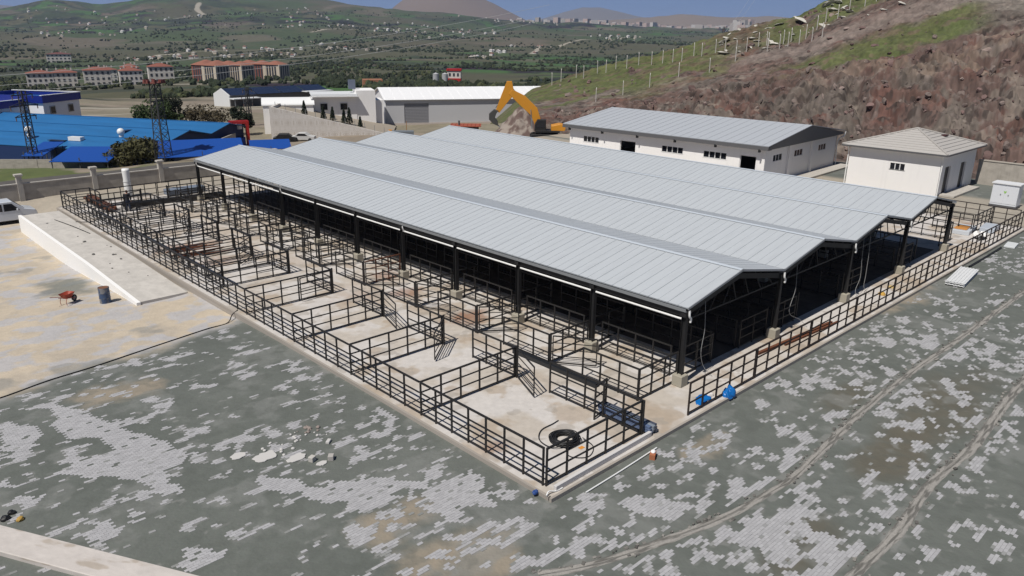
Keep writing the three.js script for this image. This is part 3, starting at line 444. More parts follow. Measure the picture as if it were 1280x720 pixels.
for (let k = 1; k <= 10; k++) fence([XF + 0.03, zk(k)], [X1 - 0.03, zk(k)], { name: 'pen_partition', label: `${ORD[k - 1]} long black rail partition of outer pens from the coiled pipe`, group: 'outer pen partitions', dy: 0.004, skip0: true });
for (let k = 5; k <= 9; k++) { fence([-8.8, zk(k) - 2.5], [X1 - 0.03, zk(k) - 2.5], { name: 'pen_partition', label: `${ORD[k - 5]} close set black partition in the far outer pens from the rusty profiles`, group: 'close set outer partitions', dy: 0.006 }); fence([-8.85, zk(k) - 0.02], [-8.85, zk(k + 1) + 0.04], { name: 'inner_run_fence', label: `${ORD[k - 5]} black inner run fence parallel to the far front fence`, group: 'inner run fences', dy: 0.002 }); fence([X2, zk(k) - 1.9], [X3 - 0.35, zk(k) - 1.9], { name: 'pen_partition', label: `${ORD[k - 5]} extra black cross rail in the far inner pens`, group: 'far inner cross rails', dy: 0.006 }); }
fence([X1, 1.6], [X1, -3.25], { name: 'aisle_fence', label: 'black aisle fence standing against the blue wrapped bundle', dy: 0.002 });
fence([-5.12, -0.42], [X1 + 0.5, -0.62], { name: 'stub_fence', label: 'very short black rail fence crossing the aisle fence end', dy: 0.006 });
for (let k = 1; k < 10; k++) fence([X1, zk(k) + 0.0], [X1, zk(k) - 2.85], { name: 'aisle_fence', label: `${ORD[k]} short black aisle fence of outer pens from the coiled pipe`, group: 'outer aisle fences', dy: 0.002 });
// gates
function gate(hx, hz, ang, label, group, m = steel) { // swings about its hinge post; ang measured from +z towards -x
  const g = thing('pen_gate', label, 'gate', [hx, 0, hz], ang - Math.PI / 2, group), L = 2.08;
  part('hinge_post', B(0.075, 1.52, 0.075, 0, 0.76, 0), m, g);
  const fr = part('gate_frame', M([B(0.045, 1.3, 0.045, 0.1, 0.75, 0), B(0.045, 1.3, 0.045, L, 0.75, 0), B(L - 0.1, 0.05, 0.05, L / 2 + 0.05, 1.39, 0), B(L - 0.1, 0.05, 0.05, L / 2 + 0.05, 0.11, 0)]), m, g);
  for (let i = 1; i < 4; i++) part('bar', B(L - 0.16, 0.032, 0.032, L / 2 + 0.05, 0.11 + i * 0.32, 0), m, g);
  part('latch', B(0.12, 0.05, 0.03, L + 0.03, 0.85, 0.03), m, g); return g;
}
const GO = [-0.42, -0.88, -0.3, -1.5, -1.62, -0.8, -1.4, -0.6, -1.5, -1.0];
for (let k = 1; k <= 10; k++) gate(X1, zk(k) + 0.09, GO[k - 1], `${ORD[k - 1]} open black gate of outer pens from the coiled pipe`, 'outer pen gates');
// inner row under the eaves
for (let k = 0; k <= 10; k++) {
  const rusty = k === 4;
  fence([X2, zk(k)], [X3 - 0.35, zk(k)], { name: 'pen_partition', label: rusty ? 'rusty brown rail partition of the inner pens' : `${ORD[k]} short black partition of inner pens from the open gable side`, group: rusty ? undefined : 'inner pen partitions', m: rusty ? rust : steel, dy: 0.004 });
  if (k < 10) {
    fence([X2, zk(k) - 0.0], [X2, zk(k) - 3.05], { name: 'aisle_fence', label: `${ORD[k]} black aisle fence of inner pens from the open gable side`, group: 'inner aisle fences', dy: 0.002 });
    fence([X3, zk(k) - 0.55], [X3, zk(k) - 4.5], { name: 'column_fence', label: `black rail fence in ${ORD[k]} gap between front columns from the open gable`, group: 'fences between shed columns' });
    gate(X2, zk(k + 1) + 0.09, [0.62, 0.95, 0.4, 0.75, 1.1, 0.5, 0.9, 0.3, 0.8, 0.6][k], `${ORD[k]} open black gate of inner pens from the open gable side`, 'inner pen gates');
  }
}
// further rows in the shade of the roofs
for (const [ri, x] of [3.2, 5.4, 8.35, 11.6, 16.4, 20.2, 24.4, 28.3].entries()) for (let k = 0; k < 10; k++) { if (x > 9 && k > 3) continue; fence([x, zk(k) - 0.3], [x, zk(k) - 4.6], { name: 'shade_fence', label: `black shaded fence under roofs, ${ORD[ri]} row from front columns, ${ORD[k]} from open gable`, group: 'fences inside the shed' }); }
for (const [ri, x] of [0.6, 5.5, 8.5, 16.6, 24.6].entries()) for (let k = 0; k < 4; k++) fence([x, zk(k) - 0.15], [x + 2.5, zk(k) - 0.15], { name: 'shade_partition', label: `short black shaded partition, ${ORD[ri]} row from front columns, ${ORD[k]} from open gable`, group: 'partitions inside the shed', dy: 0.004 });
// fence along the open gable side and behind
for (let i = 0; i < 9; i++) fence([-2.1 + i * 5.1 + (i ? 0.03 : 0), 1.85], [-2.1 + (i + 1) * 5.1 - 0.03, 1.85], { name: 'side_fence', label: `${ORD[i]} dark brown panel from the blue sheet along the open gable side`, group: 'side fence panels', m: steelBrown });
for (let i = 0; i < 11; i++) fence([44.1, 1.6 - i * 5], [44.1, 1.6 - i * 5 - 4.95], { name: 'rear_fence', label: `${ORD[i]} dark brown rear fence panel from the transformer cabinet corner`, group: 'rear fence panels', m: steelBrown });
for (let k = 0; k < 4; k++) { fence([39.2, zk(k)], [44.05, zk(k)], { name: 'rear_partition', label: `${ORD[k]} dark partition of rear pens from the side fence`, group: 'rear pen partitions', dy: 0.004 }); fence([39.2, zk(k) - 0.1], [39.2, zk(k) - 2.9], { name: 'rear_aisle_fence', label: `${ORD[k]} dark aisle fence of rear pens from the side fence`, group: 'rear aisle fences', dy: 0.002 }); fence([33.2, zk(k) - 0.4], [35.6, zk(k) - 0.4], { name: 'rear_partition', label: `${ORD[k]} dark partition at the last column row from the side fence`, group: 'rear column partitions', dy: 0.004 }); fence([35.6, zk(k) - 0.5], [35.6, zk(k) - 3.4], { name: 'rear_aisle_fence', label: `${ORD[k]} dark fence closing pens at last columns from the side fence`, group: 'rear column fences' }); }
// far end
fence([XF + 0.03, -54.15], [-7.6, -54.15], { name: 'end_fence', label: 'short black rail fence at the far corner by the road', dy: 0.004 });
fence([-7.6, -54.1], [-7.6, -51.6], { name: 'end_fence', label: 'black rail fence turning inward at the far corner', dy: 0.002 });
for (let i = 0; i < 6; i++) fence([-7.55 + i * 5.02, -53.0], [-7.55 + i * 5.02 + 4.96, -53.0], { name: 'end_fence', label: `${ORD[i]} black far end fence panel from the rusty profile stack`, group: 'far end fence panels', dy: 0.004 });

// ------------------------------------------------------------ white buildings behind the shed
const sheetGrey = mat(0.4, 0.42, 0.45, 0.5), fasciaGrey = mat(0.1, 0.1, 0.105, 0.6), cladGrey = mat(0.14, 0.14, 0.138, 0.7), frameWhite = mat(0.62, 0.62, 0.62, 0.5);
// window set into a wall along local x (at z = face) ; o: parent, cx, cy, w, h, panes
function windowPart(parent, cx, cy, w, h, n, place) {
  const f = part('window', M([B(w + 0.12, 0.07, 0.1, 0, h / 2 + 0.03, 0), B(w + 0.16, 0.07, 0.16, 0, -h / 2 - 0.03, 0), B(0.07, h, 0.1, -w / 2 - 0.03, 0, 0), B(0.07, h, 0.1, w / 2 + 0.03, 0, 0), ...Array.from({ length: n - 1 }, (_, i) => B(0.09, h, 0.09, -w / 2 + w * (i + 1) / n, 0, 0))]), frameWhite, parent);
  place(f, cx, cy); for (let i = 0; i < n; i++) part('pane', B(w / n - 0.02, h, 0.02, -w / 2 + w * (i + 0.5) / n, 0, 0), glassDark, f); return f;
}
function wallWithHoles(W, H, holes, th = 0.25) { // wall in xy plane, from 0..W, 0..H
  const s = new THREE.Shape([[0, 0], [W, 0], [W, H], [0, H]].map(p => new THREE.Vector2(...p)));
  for (const [x, y, w, h] of holes) s.holes.push(new THREE.Path([[x - w / 2, y - h / 2], [x + w / 2, y - h / 2], [x + w / 2, y + h / 2], [x - w / 2, y + h / 2]].map(p => new THREE.Vector2(...p))));
  const g = new THREE.ExtrudeGeometry(s, { depth: th, bevelEnabled: false }); const uv = g.attributes.uv, q = g.attributes.position; for (let i = 0; i < uv.count; i++) uv.setXY(i, (q.getX(i) + q.getZ(i)) / 14, q.getY(i) / 7); return g;
}
{ // long building: front wall x=44.35 facing the shed, from z=-20.9 to -45.6
  const b = thing('white_building', 'long white building with grey sheet gable roof and ribbon windows', 'building', [43.05, 0, -45.6], 0.0535);
  const D = 18.2, Lz = 24.7, H = 3.62;
  // local: x = depth, z = along
  const zs = [], front = [[3.2, 2.45, 2.2, 0.62, 'w'], [8.4, 1.55, 2.1, 2.5, 'd'], [14.2, 2.45, 2.6, 0.62, 'w'], [19.3, 2.45, 2.6, 0.62, 'w'], [23.0, 1.75, 1.75, 2.1, 'd']];
  const fg = wallWithHoles(Lz, H, front.map(a => a.slice(0, 4))); fg.rotateY(-Math.PI / 2); fg.translate(0.25, 0, 0); part('front_wall', fg, wallPaint, b); // shape x -> +z
  for (const [u, y, w, h, k] of front) if (k === 'w') windowPart(b, 0, 0, w, h, 4, f => { f.position.set(0.06, y, u); f.rotation.y = -Math.PI / 2; }); else { const d = part('doorway', M([B(0.1, h, 0.06, 0.12, y, u - w / 2 + 0.03), B(0.1, h, 0.06, 0.12, y, u + w / 2 - 0.03), B(0.1, 0.06, w, 0.12, y + h / 2 - 0.03, u)]), frameWhite, b); }
  const gab = [[3.0, 2.5, 2.0, 0.62], [8.0, 2.5, 2.0, 0.62], [14.2, 2.5, 2.0, 0.62]];
  const gg = wallWithHoles(D, H, gab); gg.translate(0, 0, Lz - 0.25); part('gable_wall', gg, wallPaint, b);
  for (const [u, y, w, h] of gab) windowPart(b, 0, 0, w, h, 3, f => { f.position.set(u, y, Lz - 0.07); });
  part('back_wall', B(0.25, H, Lz, D - 0.125, H / 2, Lz / 2), wallPaint, b); part('far_wall', B(D - 0.52, H, 0.25, D / 2, H / 2, 0.13), wallPaint, b);
  part('floor', B(D - 0.6, 0.1, Lz - 0.6, D / 2, 0.02, Lz / 2), darkGrey, b);
  for (const u of [5.4, 11.1]) part('pilaster', B(0.42, H - 0.02, 0.25, u, H / 2, Lz + 0.12), wallPaint, b);
  part('corner_pilaster', B(0.3, H - 0.01, 0.3, 0.02, H / 2, Lz - 0.02), wallPaint, b);
  const e = 0.65, x0 = -e, x1 = D + e, yE = 4.0, yR = 5.32, z0 = -0.6, z1 = Lz + 0.65, xr = D / 2;
  const slope = (xa, ya, xb, yb) => { const l = Math.hypot(xb - xa, yb - ya), g = B(l, 0.07, z1 - z0).clone(); g.rotateZ(Math.atan2(yb - ya, xb - xa)); g.translate((xa + xb) / 2, (ya + yb) / 2, (z0 + z1) / 2); return g; };
  const rf = part('roof', slope(x0, yE, xr, yR), sheetGrey, b); part('roof', slope(xr + 0.01, yR, x1, yE), sheetGrey, b);
  for (let i = 0; i < 25; i++) part('seam', bar([x0, yE + 0.05, z0 + 0.5 + i * 1.03], [xr, yR + 0.05, z0 + 0.5 + i * 1.03], 0.02, 0.03), sheetGrey, rf);
  part('fascia', B(0.05, 0.38, z1 - z0, x0 - 0.04, yE - 0.22, (z0 + z1) / 2), fasciaGrey, b); part('soffit', B(e + 0.2, 0.04, z1 - z0 - 0.1, x0 + e / 2 + 0.1, yE - 0.4, (z0 + z1) / 2), fasciaGrey, b);
  part('gable_cladding', ext([[x0 + 0.3, 3.66], [x1 - 0.3, 3.66], [x1 - 0.3, yE - 0.12], [xr, yR - 0.05], [x0 + 0.3, yE - 0.12]], 0.1).translate(0, 0, z1 - 0.2), cladGrey, b);
  part('gable_soffit', B(x1 - x0 - 0.6, 0.04, 0.7, xr, 3.64, z1 - 0.45), cladGrey, b);
  for (let i = 0; i < 6; i++) part('bracket', B(0.3, 0.3, 0.16, x0 + 0.06, yE - 0.5, 0.4 + i * 4.8), black, b);
  part('downpipe', tube([[x1, yE - 0.1, z1], [x1 - 0.1, yE - 0.6, z1 - 0.1], [x1 - 0.5, yE - 1, z1 - 0.5], [x1 - 0.5, 0, z1 - 0.5]], 0.07, 16, 8), whitePlastic, b);
  part('plinth_path', B(D + 2, 0.22, 1.5, D / 2, 0.04, Lz + 1.1), conc, b);
}
{ // small building with pyramid roof
  const b = thing('white_building', 'small square white building with pale ribbed pyramid roof', 'building', [52.2, 0, -15.9]);
  const D = 10, L = 8.6, H = 3.85;
  const fg = wallWithHoles(L, H, [[4.75, 2.35, 1.35, 0.62]]); fg.rotateY(-Math.PI / 2); fg.translate(0.25, 0, 0); part('front_wall', fg, wallPaint, b);
  windowPart(b, 0, 0, 1.35, 0.62, 3, f => { f.position.set(0.08, 2.35, 4.75); f.rotation.y = -Math.PI / 2; });
  const doors = [[1.9, 1.3, 1.5, 2.6], [6.3, 1.3, 1.5, 2.6]], gg = wallWithHoles(D - 0.26, H, doors.map(d => [d[0], d[1] + 0.02, d[2], d[3]])); gg.translate(0.255, 0, L - 0.25); part('side_wall', gg, wallPaint, b);
  for (const [u, y, w, h] of doors) { const d = part('door', B(w - 0.02, h - 0.02, 0.06, u + 0.255, y + 0.02, L - 0.2), mat(0.03, 0.03, 0.035, 0.5), b); part('handle', B(0.12, 0.03, 0.05, u + 0.255 + 0.5, 1.05, L - 0.15), greyMetal, d); }
  part('back_wall', B(0.25, H, L - 0.02, D - 0.13, H / 2, L / 2), wallPaint, b); part('far_wall', B(D - 0.55, H, 0.25, D / 2, H / 2, 0.14), wallPaint, b);
  const e = 0.62, yE = 4.02, yA = 5.6, cx = D / 2, cz = L / 2, tileC = new THREE.MeshStandardMaterial({ color: lin(0.4, 0.38, 0.36), roughness: 0.8 });
  const c = [[-e, yE, -e], [D + e, yE, -e], [D + e, yE, L + e], [-e, yE, L + e]], A = [cx, yA, cz];
  for (let k = 0; k < 4; k++) {
    const p = c[k], q = c[(k + 1) % 4], g = new THREE.BufferGeometry(), low = v => [v[0], v[1] - 0.08, v[2]];
    const tri = [A, q, p, low(A), low(p), low(q), p, q, low(q), p, low(q), low(p)]; g.setAttribute('position', new THREE.BufferAttribute(new Float32Array(tri.flat()), 3)); g.computeVertexNormals();
    const pl = part('roof_slope', g, tileC, b), m = [(p[0] + q[0]) / 2, p[1], (p[2] + q[2]) / 2], dx = q[0] - p[0], dz = q[2] - p[2];
    for (let i = 1; i < 10; i++) { const f = i / 10, h = 1 - f, a = [mix(p[0], A[0], f), mix(yE, yA, f) + 0.02, mix(p[2], A[2], f)], d = [mix(q[0], A[0], f), mix(yE, yA, f) + 0.02, mix(q[2], A[2], f)]; part('tile_course', bar(a, d, 0.04, 0.06), tileC, pl); }
    part('hip_ridge', bar([p[0], p[1] + 0.03, p[2]], [A[0], A[1] + 0.03, A[2]], 0.12, 0.12), mat(0.36, 0.34, 0.32, 0.8), b);
    part('gutter', bar([p[0], yE - 0.09, p[2]], [q[0], yE - 0.09, q[2]], 0.1, 0.14), darkGrey, b);
  }
  part('soffit', B(D + 2 * e - 0.1, 0.05, L + 2 * e - 0.1, cx, yE - 0.16, cz), mat(0.55, 0.54, 0.53, 0.8), b);
  part('roof_hatch', B(0.9, 0.12, 0.45, 6.6, 5.0, 6.4).clone().rotateX(0), mat(0.06, 0.02, 0.02, 0.6), b);
  for (const [x, z] of [[-0.12, -0.1], [-0.1, L + 0.12]]) part('downpipe', tube([[x - 0.3, yE - 0.15, z], [x, yE - 0.5, z], [x, 1.8, z], [x, 0, z]], 0.06, 12, 8), whitePlastic, b);
  part('step', B(7.5, 0.16, 1.3, 4.4, 0.06, L + 0.75), conc, b);
}
{ // transformer cabinet
  const t = thing('transformer_cabinet', 'white metal transformer cabinet with small green mark on a plinth', 'cabinet', [52.4, 0, -1.6]);
  part('body', B(1.3, 1.85, 2.05, 0, 1.12, 0), mat(0.66, 0.68, 0.72, 0.45), t); part('plinth', B(1.4, 0.25, 2.15, 0, 0.07, 0), darkGrey, t); part('roof', B(1.5, 0.09, 2.25, 0, 2.1, 0), mat(0.72, 0.73, 0.75, 0.4), t);
  part('door', B(0.03, 1.55, 0.98, -0.66, 1.12, -0.5), mat(0.64, 0.66, 0.7, 0.45), t); part('door', B(0.03, 1.55, 0.98, -0.66, 1.12, 0.5), mat(0.64, 0.66, 0.7, 0.45), t);
  part('green_mark', ext([[0, -0.12], [0.13, 0.1], [-0.13, 0.1]], 0.01).rotateY(-Math.PI / 2).translate(-0.68, 1.35, 0.02), mat(0.25, 0.5, 0.08, 0.6), t);
  for (const s of [-1, 1]) part('lock', B(0.03, 0.12, 0.08, -0.685, 1.12, s * 0.3), greyMetal, t);
}
{ // rear garden wall
  const w = thing('garden_wall', 'long pale rendered wall below the rock slope', 'wall', [63.2, 0, -7.2], 0);
  const rw = mat(0.42, 0.38, 0.33, 0.9); for (let i = 0; i < 5; i++) { part('panel', B(0.22, 2.5, 4.9, 0, 1.1, 2.5 + i * 4.95), concWall, w); part('coping', B(0.34, 0.1, 4.92, 0, 2.4, 2.5 + i * 4.95), rw, w); }
}
// ------------------------------------------------------------ excavator at the foot of the hill
{
  const ex = thing('excavator', 'orange tracked excavator with raised boom digging at the hill foot', 'excavator', [57.8, landY(57.8, -64) + 0.15, -64], -0.765);
  const dark = mat(0.015, 0.014, 0.014, 0.7), glass = glassDark;
  for (const z of [-1.25, 1.25]) {
    const s = new THREE.Shape(); s.absarc(-1.7, 0.45, 0.45, Math.PI / 2, -Math.PI / 2, false); s.absarc(1.7, 0.45, 0.45, -Math.PI / 2, Math.PI / 2, false);
    const g = new THREE.ExtrudeGeometry(s, { depth: 0.6, bevelEnabled: true, bevelSize: 0.04, bevelThickness: 0.04, bevelSegments: 1 }); g.translate(0, 0, z - 0.3); const tr = part('track', g, dark, ex);
    for (let i = 0; i < 6; i++) part('roller', cyl(0.17, 0.17, 0.66, 12).rotateX(Math.PI / 2).translate(-1.5 + i * 0.6, 0.32, z + (z > 0 ? -0.02 : 0) - 0.33), greyMetal, tr);
  }
  part('turntable', cyl(0.8, 0.8, 0.35, 20, 0.1, 0.85, 0), dark, ex);
  part('deck', new RoundedBoxGeometry(3.6, 0.35, 2.5, 2, 0.06).translate(0.4, 1.3, 0), dark, ex);
  part('counterweight', ext([[1.0, 1.48], [2.9, 1.48], [3.1, 2.2], [2.2, 2.35], [1.0, 2.1]], 2.3, 0.05).translate(0, 0, -1.15), orange, ex);
  const cab = part('cab', ext([[-1.5, 1.48], [0.1, 1.48], [0.1, 3.0], [-1.1, 3.0], [-1.45, 2.4]], 0.95, 0.04).translate(0, 0, 0.2), dark, ex);
  part('window', ext([[-1.35, 1.9], [0.0, 1.9], [0.0, 2.85], [-1.02, 2.85], [-1.3, 2.4]], 0.02).translate(0, 0, 1.2), glass, cab);
  const boom = part('boom', ext([[-1.3, 1.7], [-0.55, 1.75], [-0.7, 3.1], [-1.2, 4.6], [-3.0, 6.3], [-4.9, 7.2], [-5.4, 6.6], [-3.6, 4.9], [-2.1, 3.6], [-1.6, 2.5]], 0.5, 0.03).translate(0, 0, -0.5), orange, ex);
  part('pivot', new RoundedBoxGeometry(0.75, 0.5, 0.7, 2, 0.05).translate(-1.0, 1.75, -0.25), mat(0.6, 0.5, 0.4, 0.6), ex);
  for (const z of [-0.58, 0.08]) { part('boom_cylinder', M([bar([-1.9, 1.6, z], [-2.0, 3.0, z], 0.16), bar([-2.0, 3.0, z], [-2.15, 4.4, z], 0.1)]), greyMetal, ex); }
  const st = part('stick', ext([[-5.7, 8.4], [-5.0, 8.4], [-4.8, 7.5], [-4.6, 6.4], [-5.3, 5.8], [-6.8, 3.9], [-7.3, 4.2], [-6.5, 6.4]], 0.4, 0.03).translate(0, 0, -0.45), orange, ex);
  part('stick_cylinder', M([bar([-3.4, 5.95, -0.25], [-4.4, 6.95, -0.25], 0.17), bar([-4.4, 6.95, -0.25], [-5.35, 7.9, -0.25], 0.09)]), mat(0.3, 0.3, 0.3, 0.4), boom);
  part('bucket_cylinder', M([bar([-5.7, 7.6, -0.25], [-6.6, 5.6, -0.25], 0.14), bar([-6.6, 5.6, -0.25], [-7.35, 4.55, -0.25], 0.08)]), dark, st);
  const bu = part('bucket', ext([[-7.0, 4.2], [-7.6, 4.3], [-8.3, 3.7], [-8.3, 2.9], [-7.7, 2.3], [-7.0, 2.0], [-7.1, 2.6], [-7.5, 3.1], [-7.3, 3.7]], 1.1, 0.03).translate(0, 0, -0.8), mat(0.06, 0.058, 0.055, 0.6), ex);
  for (let i = 0; i < 5; i++) part('tooth', bar([-7.0, 2.02, -0.7 + i * 0.23], [-6.75, 1.75, -0.7 + i * 0.23], 0.09), mat(0.3, 0.3, 0.3, 0.4), bu);
}
{ // earth heap by the excavator
  const g = gridMesh(40, 40, (u, v) => { const x = (u - 0.5) * 13, z = (v - 0.5) * 10, r = Math.hypot(x / 6.2, z / 4.8), h = Math.max(0, 1 - r) * 4.4; const y = h * (0.75 + 0.6 * fbm(x / 1.6, z / 1.6, 4)) + 0.5 * (fbm(x * 1.2, z * 1.2, 3) - 0.5) * Math.min(1, h); return [62.8 + x, landY(62.8 + x, -73.5 + z) - 0.25 + y, -73.5 + z, u, v]; });
  struct('earth_heap', g, new THREE.MeshStandardMaterial({ map: tex(256, 256, (u, v) => { const n = fbm(u * 14, v * 14, 5), c = mix3([0.11, 0.075, 0.065], [0.27, 0.23, 0.2], ss(0.35, 0.7, n)); return c; }), roughness: 1 }), 'heap of dug brown earth beside the excavator');
}
{ // hut with rusty roof
  const h = thing('hut', 'small hut with rust red sheet roof behind the shed', 'hut', [52.5, landY(52.5, -76), -76], -0.75);
  part('wall', B(4, 2.0, 3, 0, 1.0, 0), mat(0.13, 0.11, 0.1, 0.9), h); const r = part('roof', bar([-2.4, 2.15, 0], [2.4, 2.15, 0], 0.1, 3.8), mat(0.3, 0.07, 0.035, 0.8), h); for (let i = 0; i < 8; i++) part('rib', bar([-2.2 + i * 0.62, 2.22, -1.85], [-2.2 + i * 0.62, 2.22, 1.85], 0.05), mat(0.25, 0.06, 0.03, 0.8), r); part('chimney', cyl(0.15, 0.15, 0.7, 10, -1.0, 2.2, 0.6), darkGrey, h);
}
// ------------------------------------------------------------ warehouses beyond
{
  const dirW = Math.atan2(-0.46, 0.89); // along eaves
  const b = thing('warehouse', 'large pale grey warehouse with roller door and white roof', 'building', [63.9, -4.3, -114.1], -0.477);
  const L = 40, D = 18.6, H = 5.3, R = 7.1; // local x along eaves, -z back
  const fg = wallWithHoles(L, H, [[6.2, 2.6, 5.0, 4.0]], 0.2); fg.translate(0, 0, -0.2); part('front_wall', fg, mat(0.5, 0.5, 0.52, 0.7), b);
  const dr = part('roller_door', B(4.98, 3.98, 0.06, 6.2, 2.6, -0.14), mat(0.25, 0.25, 0.27, 0.6), b); for (let i = 0; i < 13; i++) part('slat', B(4.9, 0.05, 0.03, 6.2, 0.8 + i * 0.3, -0.1), mat(0.23, 0.23, 0.25, 0.6), dr);
  part('plinth', B(L + 0.1, 0.9, 0.1, L / 2, 0.3, 0.06), mat(0.5, 0.44, 0.4, 0.9), b);
  for (const x of [0, L - 0.2]) part('gable_wall', ext([[0, 0], [D, 0], [D, H], [D / 2, R - 0.1], [0, H]], 0.2).rotateY(Math.PI / 2).translate(x, 0, -0.21), mat(0.72, 0.72, 0.74, 0.7), b);
  part('back_wall', B(L, H, 0.2, L / 2, H / 2, -D - 0.3), wallPaint, b);
  const sl = (za, ya, zb, yb) => { const l = Math.hypot(zb - za, yb - ya), g = B(L + 0.8, 0.1, l).clone(); g.rotateX(Math.atan2(-(yb - ya), zb - za)); g.translate(L / 2, (ya + yb) / 2, (za + zb) / 2); return g; };
  const rf = part('roof', sl(0.4, H + 0.02, -D / 2 - 0.2, R), mat(0.76, 0.76, 0.77, 0.6), b); part('roof', sl(-D / 2 - 0.21, R, -D - 0.7, H), mat(0.76, 0.76, 0.77, 0.6), b);
  for (let i = 0; i <= 20; i++) part('seam', bar([i * 2, H + 0.09, 0.4], [i * 2, R + 0.07, -D / 2 - 0.2], 0.06), mat(0.74, 0.74, 0.75, 0.6), rf);
}
{ // low white office beside it
  const b = thing('office_building', 'low white office with small dark windows beside the warehouse', 'building', [48.8, -4.2, -115.8], -0.477);
  part('wall', B(8, 6.6, 7, 4, 3.3, -3.5), wallPaint, b); part('wing', B(3.6, 7.5, 7, 9.81, 3.75, -3.6), wallPaint, b); part('link', B(1.6, 5.6, 6, 12.42, 2.8, -4), wallPaint, b);
  part('roof', B(8.5, 0.3, 7.6, 3.9, 6.76, -3.4), whiteMetal, b); for (const x of [1.9, 5.6]) { const f = part('window', B(1.5, 1.4, 0.12, x, 4.6, 0.05), frameWhite, b); part('pane', B(1.25, 1.15, 0.06, x, 4.6, 0.1), glassDark, f); }
  part('awning', B(9, 0.16, 1.0, 3.9, 6.5, 0.7), mat(0.66, 0.66, 0.66, 0.6), b); part('roof_unit', B(1.3, 1.7, 1.2, 7.6, 8.4, -4), mat(0.12, 0.14, 0.19, 0.6), b);
}
{ // white store on the left of the office
  const b = thing('store_building', 'long low store with rounded white roof above the retaining wall', 'building', [39.8, -4.4, -118.4], -0.477);
  part('wall', B(9, 5.3, 7, 4.6, 2.65, -3.5), wallPaint, b); const s = new THREE.Shape(); s.moveTo(-3.7, 0); s.absellipse(0, 0, 3.7, 1.15, Math.PI, 0, true); const g = new THREE.ExtrudeGeometry(s, { depth: 9.4, bevelEnabled: false, curveSegments: 10 }); g.rotateY(Math.PI / 2); g.translate(-0.1, 5.32, -3.5); part('roof', g, mat(0.75, 0.75, 0.75, 0.6), b);
}
{ // retaining wall, its foot level and its top falling
  const w = thing('retaining_wall', 'stained pale concrete retaining wall with sloping top', 'wall', [37.8, -4.4, -111.6], Math.atan2(-12.2, 15.3));
  part('wall_body', ext([[0, 0], [21, 0], [21, 0.9], [0, 5.8]], 0.5).translate(0, 0, -0.25), concLight, w); part('return_wall', B(0.5, 5.7, 14, 0.25, 2.85, -7.3), concLight, w);
  const g = new THREE.BufferGeometry(); const f = part('fill', ext([[0.3, 0], [21, 0], [21, 0.8], [0.3, 5.3]], 14).translate(0, 0, -14.3), mat(0.3, 0.26, 0.21, 0.95), w);
  for (let i = 0; i < 12; i++) part('baluster', B(0.07, 1, 0.07, 1 + i * 1.7, 6.1 - i * 0.4, -0.1), greyMetal, w);
}
function conifer(x, y, z, h, label) {
  const t = thing('conifer', label, 'tree', [x, y, z], rnd(0, 6), 'young conifers above the retaining wall');
  part('trunk', cyl(0.12, 0.04, h * 0.9, 7), mat(0.05, 0.035, 0.025, 0.9), t); const pos = [];
  for (let i = 0; i < 900; i++) { const f = Math.pow(rnd(), 0.8), r = h * 0.25 * (1 - f) * Math.sqrt(rnd(0.25, 1)) * (0.8 + 0.4 * noise(f * 9, i % 7)), a = rnd(0, 6.283), cx = r * Math.cos(a), cz = r * Math.sin(a), cy = 0.15 * h + f * h * 0.87 - r * 0.25, s = 0.16; const p = () => [cx + rnd(-s, s), cy + rnd(-s, s) - 0.03, cz + rnd(-s, s)]; pos.push(...p(), ...p(), ...p()); }
  const g = new THREE.BufferGeometry(); g.setAttribute('position', new THREE.BufferAttribute(new Float32Array(pos), 3)); g.computeVertexNormals(); part('crown', g, mat(0.018, 0.028, 0.017, 1), t);
}
for (const [x, z, h, i] of [[43, -108.9, 2.6], [45.8, -107.3, 2.4], [47.2, -106.5, 2.5], [48.9, -105.5, 2.5], [49.7, -105.0, 3.0], [51.3, -104.0, 1.8]].entries().map(([i, q]) => [...q, i])) { const u = Math.hypot(x - 37.8, z + 111.6); conifer(x, -4.45 + 5.3 - (u - 0.3) * 0.217, z, h, `${ORD[i]} small dark conifer from the tall end of the retaining wall`); }
function leafy(name, x, z, h, w, col, label, n = 2600, y0) {
  const y = y0 ?? landY(x, z), t = thing(name, label, 'tree', [x, y - 0.05, z], rnd(0, 6)), tr = [tube([[0, 0, 0], [0.1, h * 0.2, 0], [0, h * 0.45, 0.1], [0.1, h * 0.7, 0]], 0.14, 8, 7)], cl = [];
  for (let k = 0; k < 9; k++) { const a = rnd(0, 6.28), r = w * rnd(0.25, 0.5), yy = h * rnd(0.35, 0.9); cl.push([r * Math.cos(a), yy, r * Math.sin(a), w * rnd(0.16, 0.3)]); tr.push(tube([[0.05, h * 0.3, 0], [r * 0.5 * Math.cos(a), yy * 0.75, r * 0.5 * Math.sin(a)], [r * Math.cos(a), yy, r * Math.sin(a)]], 0.05, 5, 5)); }
  cl.push([0, h * 0.8, 0, w * 0.3]); part('trunk', M(tr), mat(0.06, 0.045, 0.035, 0.9), t); const pos = [];
  for (let i = 0; i < n; i++) { const [cx, cy, cz, cr] = cl[i % cl.length], q = new THREE.Vector3(rnd(-1, 1), rnd(-1, 1), rnd(-1, 1)); if (q.length() > 1) q.normalize(); q.multiplyScalar(cr); const s = 0.3, p = () => [cx + q.x + rnd(-s, s), cy + q.y * 0.8 + rnd(-s, s), cz + q.z + rnd(-s, s)]; pos.push(...p(), ...p(), ...p()); }
  const g = new THREE.BufferGeometry(); g.setAttribute('position', new THREE.BufferAttribute(new Float32Array(pos), 3)); g.computeVertexNormals(); part('crown', g, mat(...col, 1), t);
}
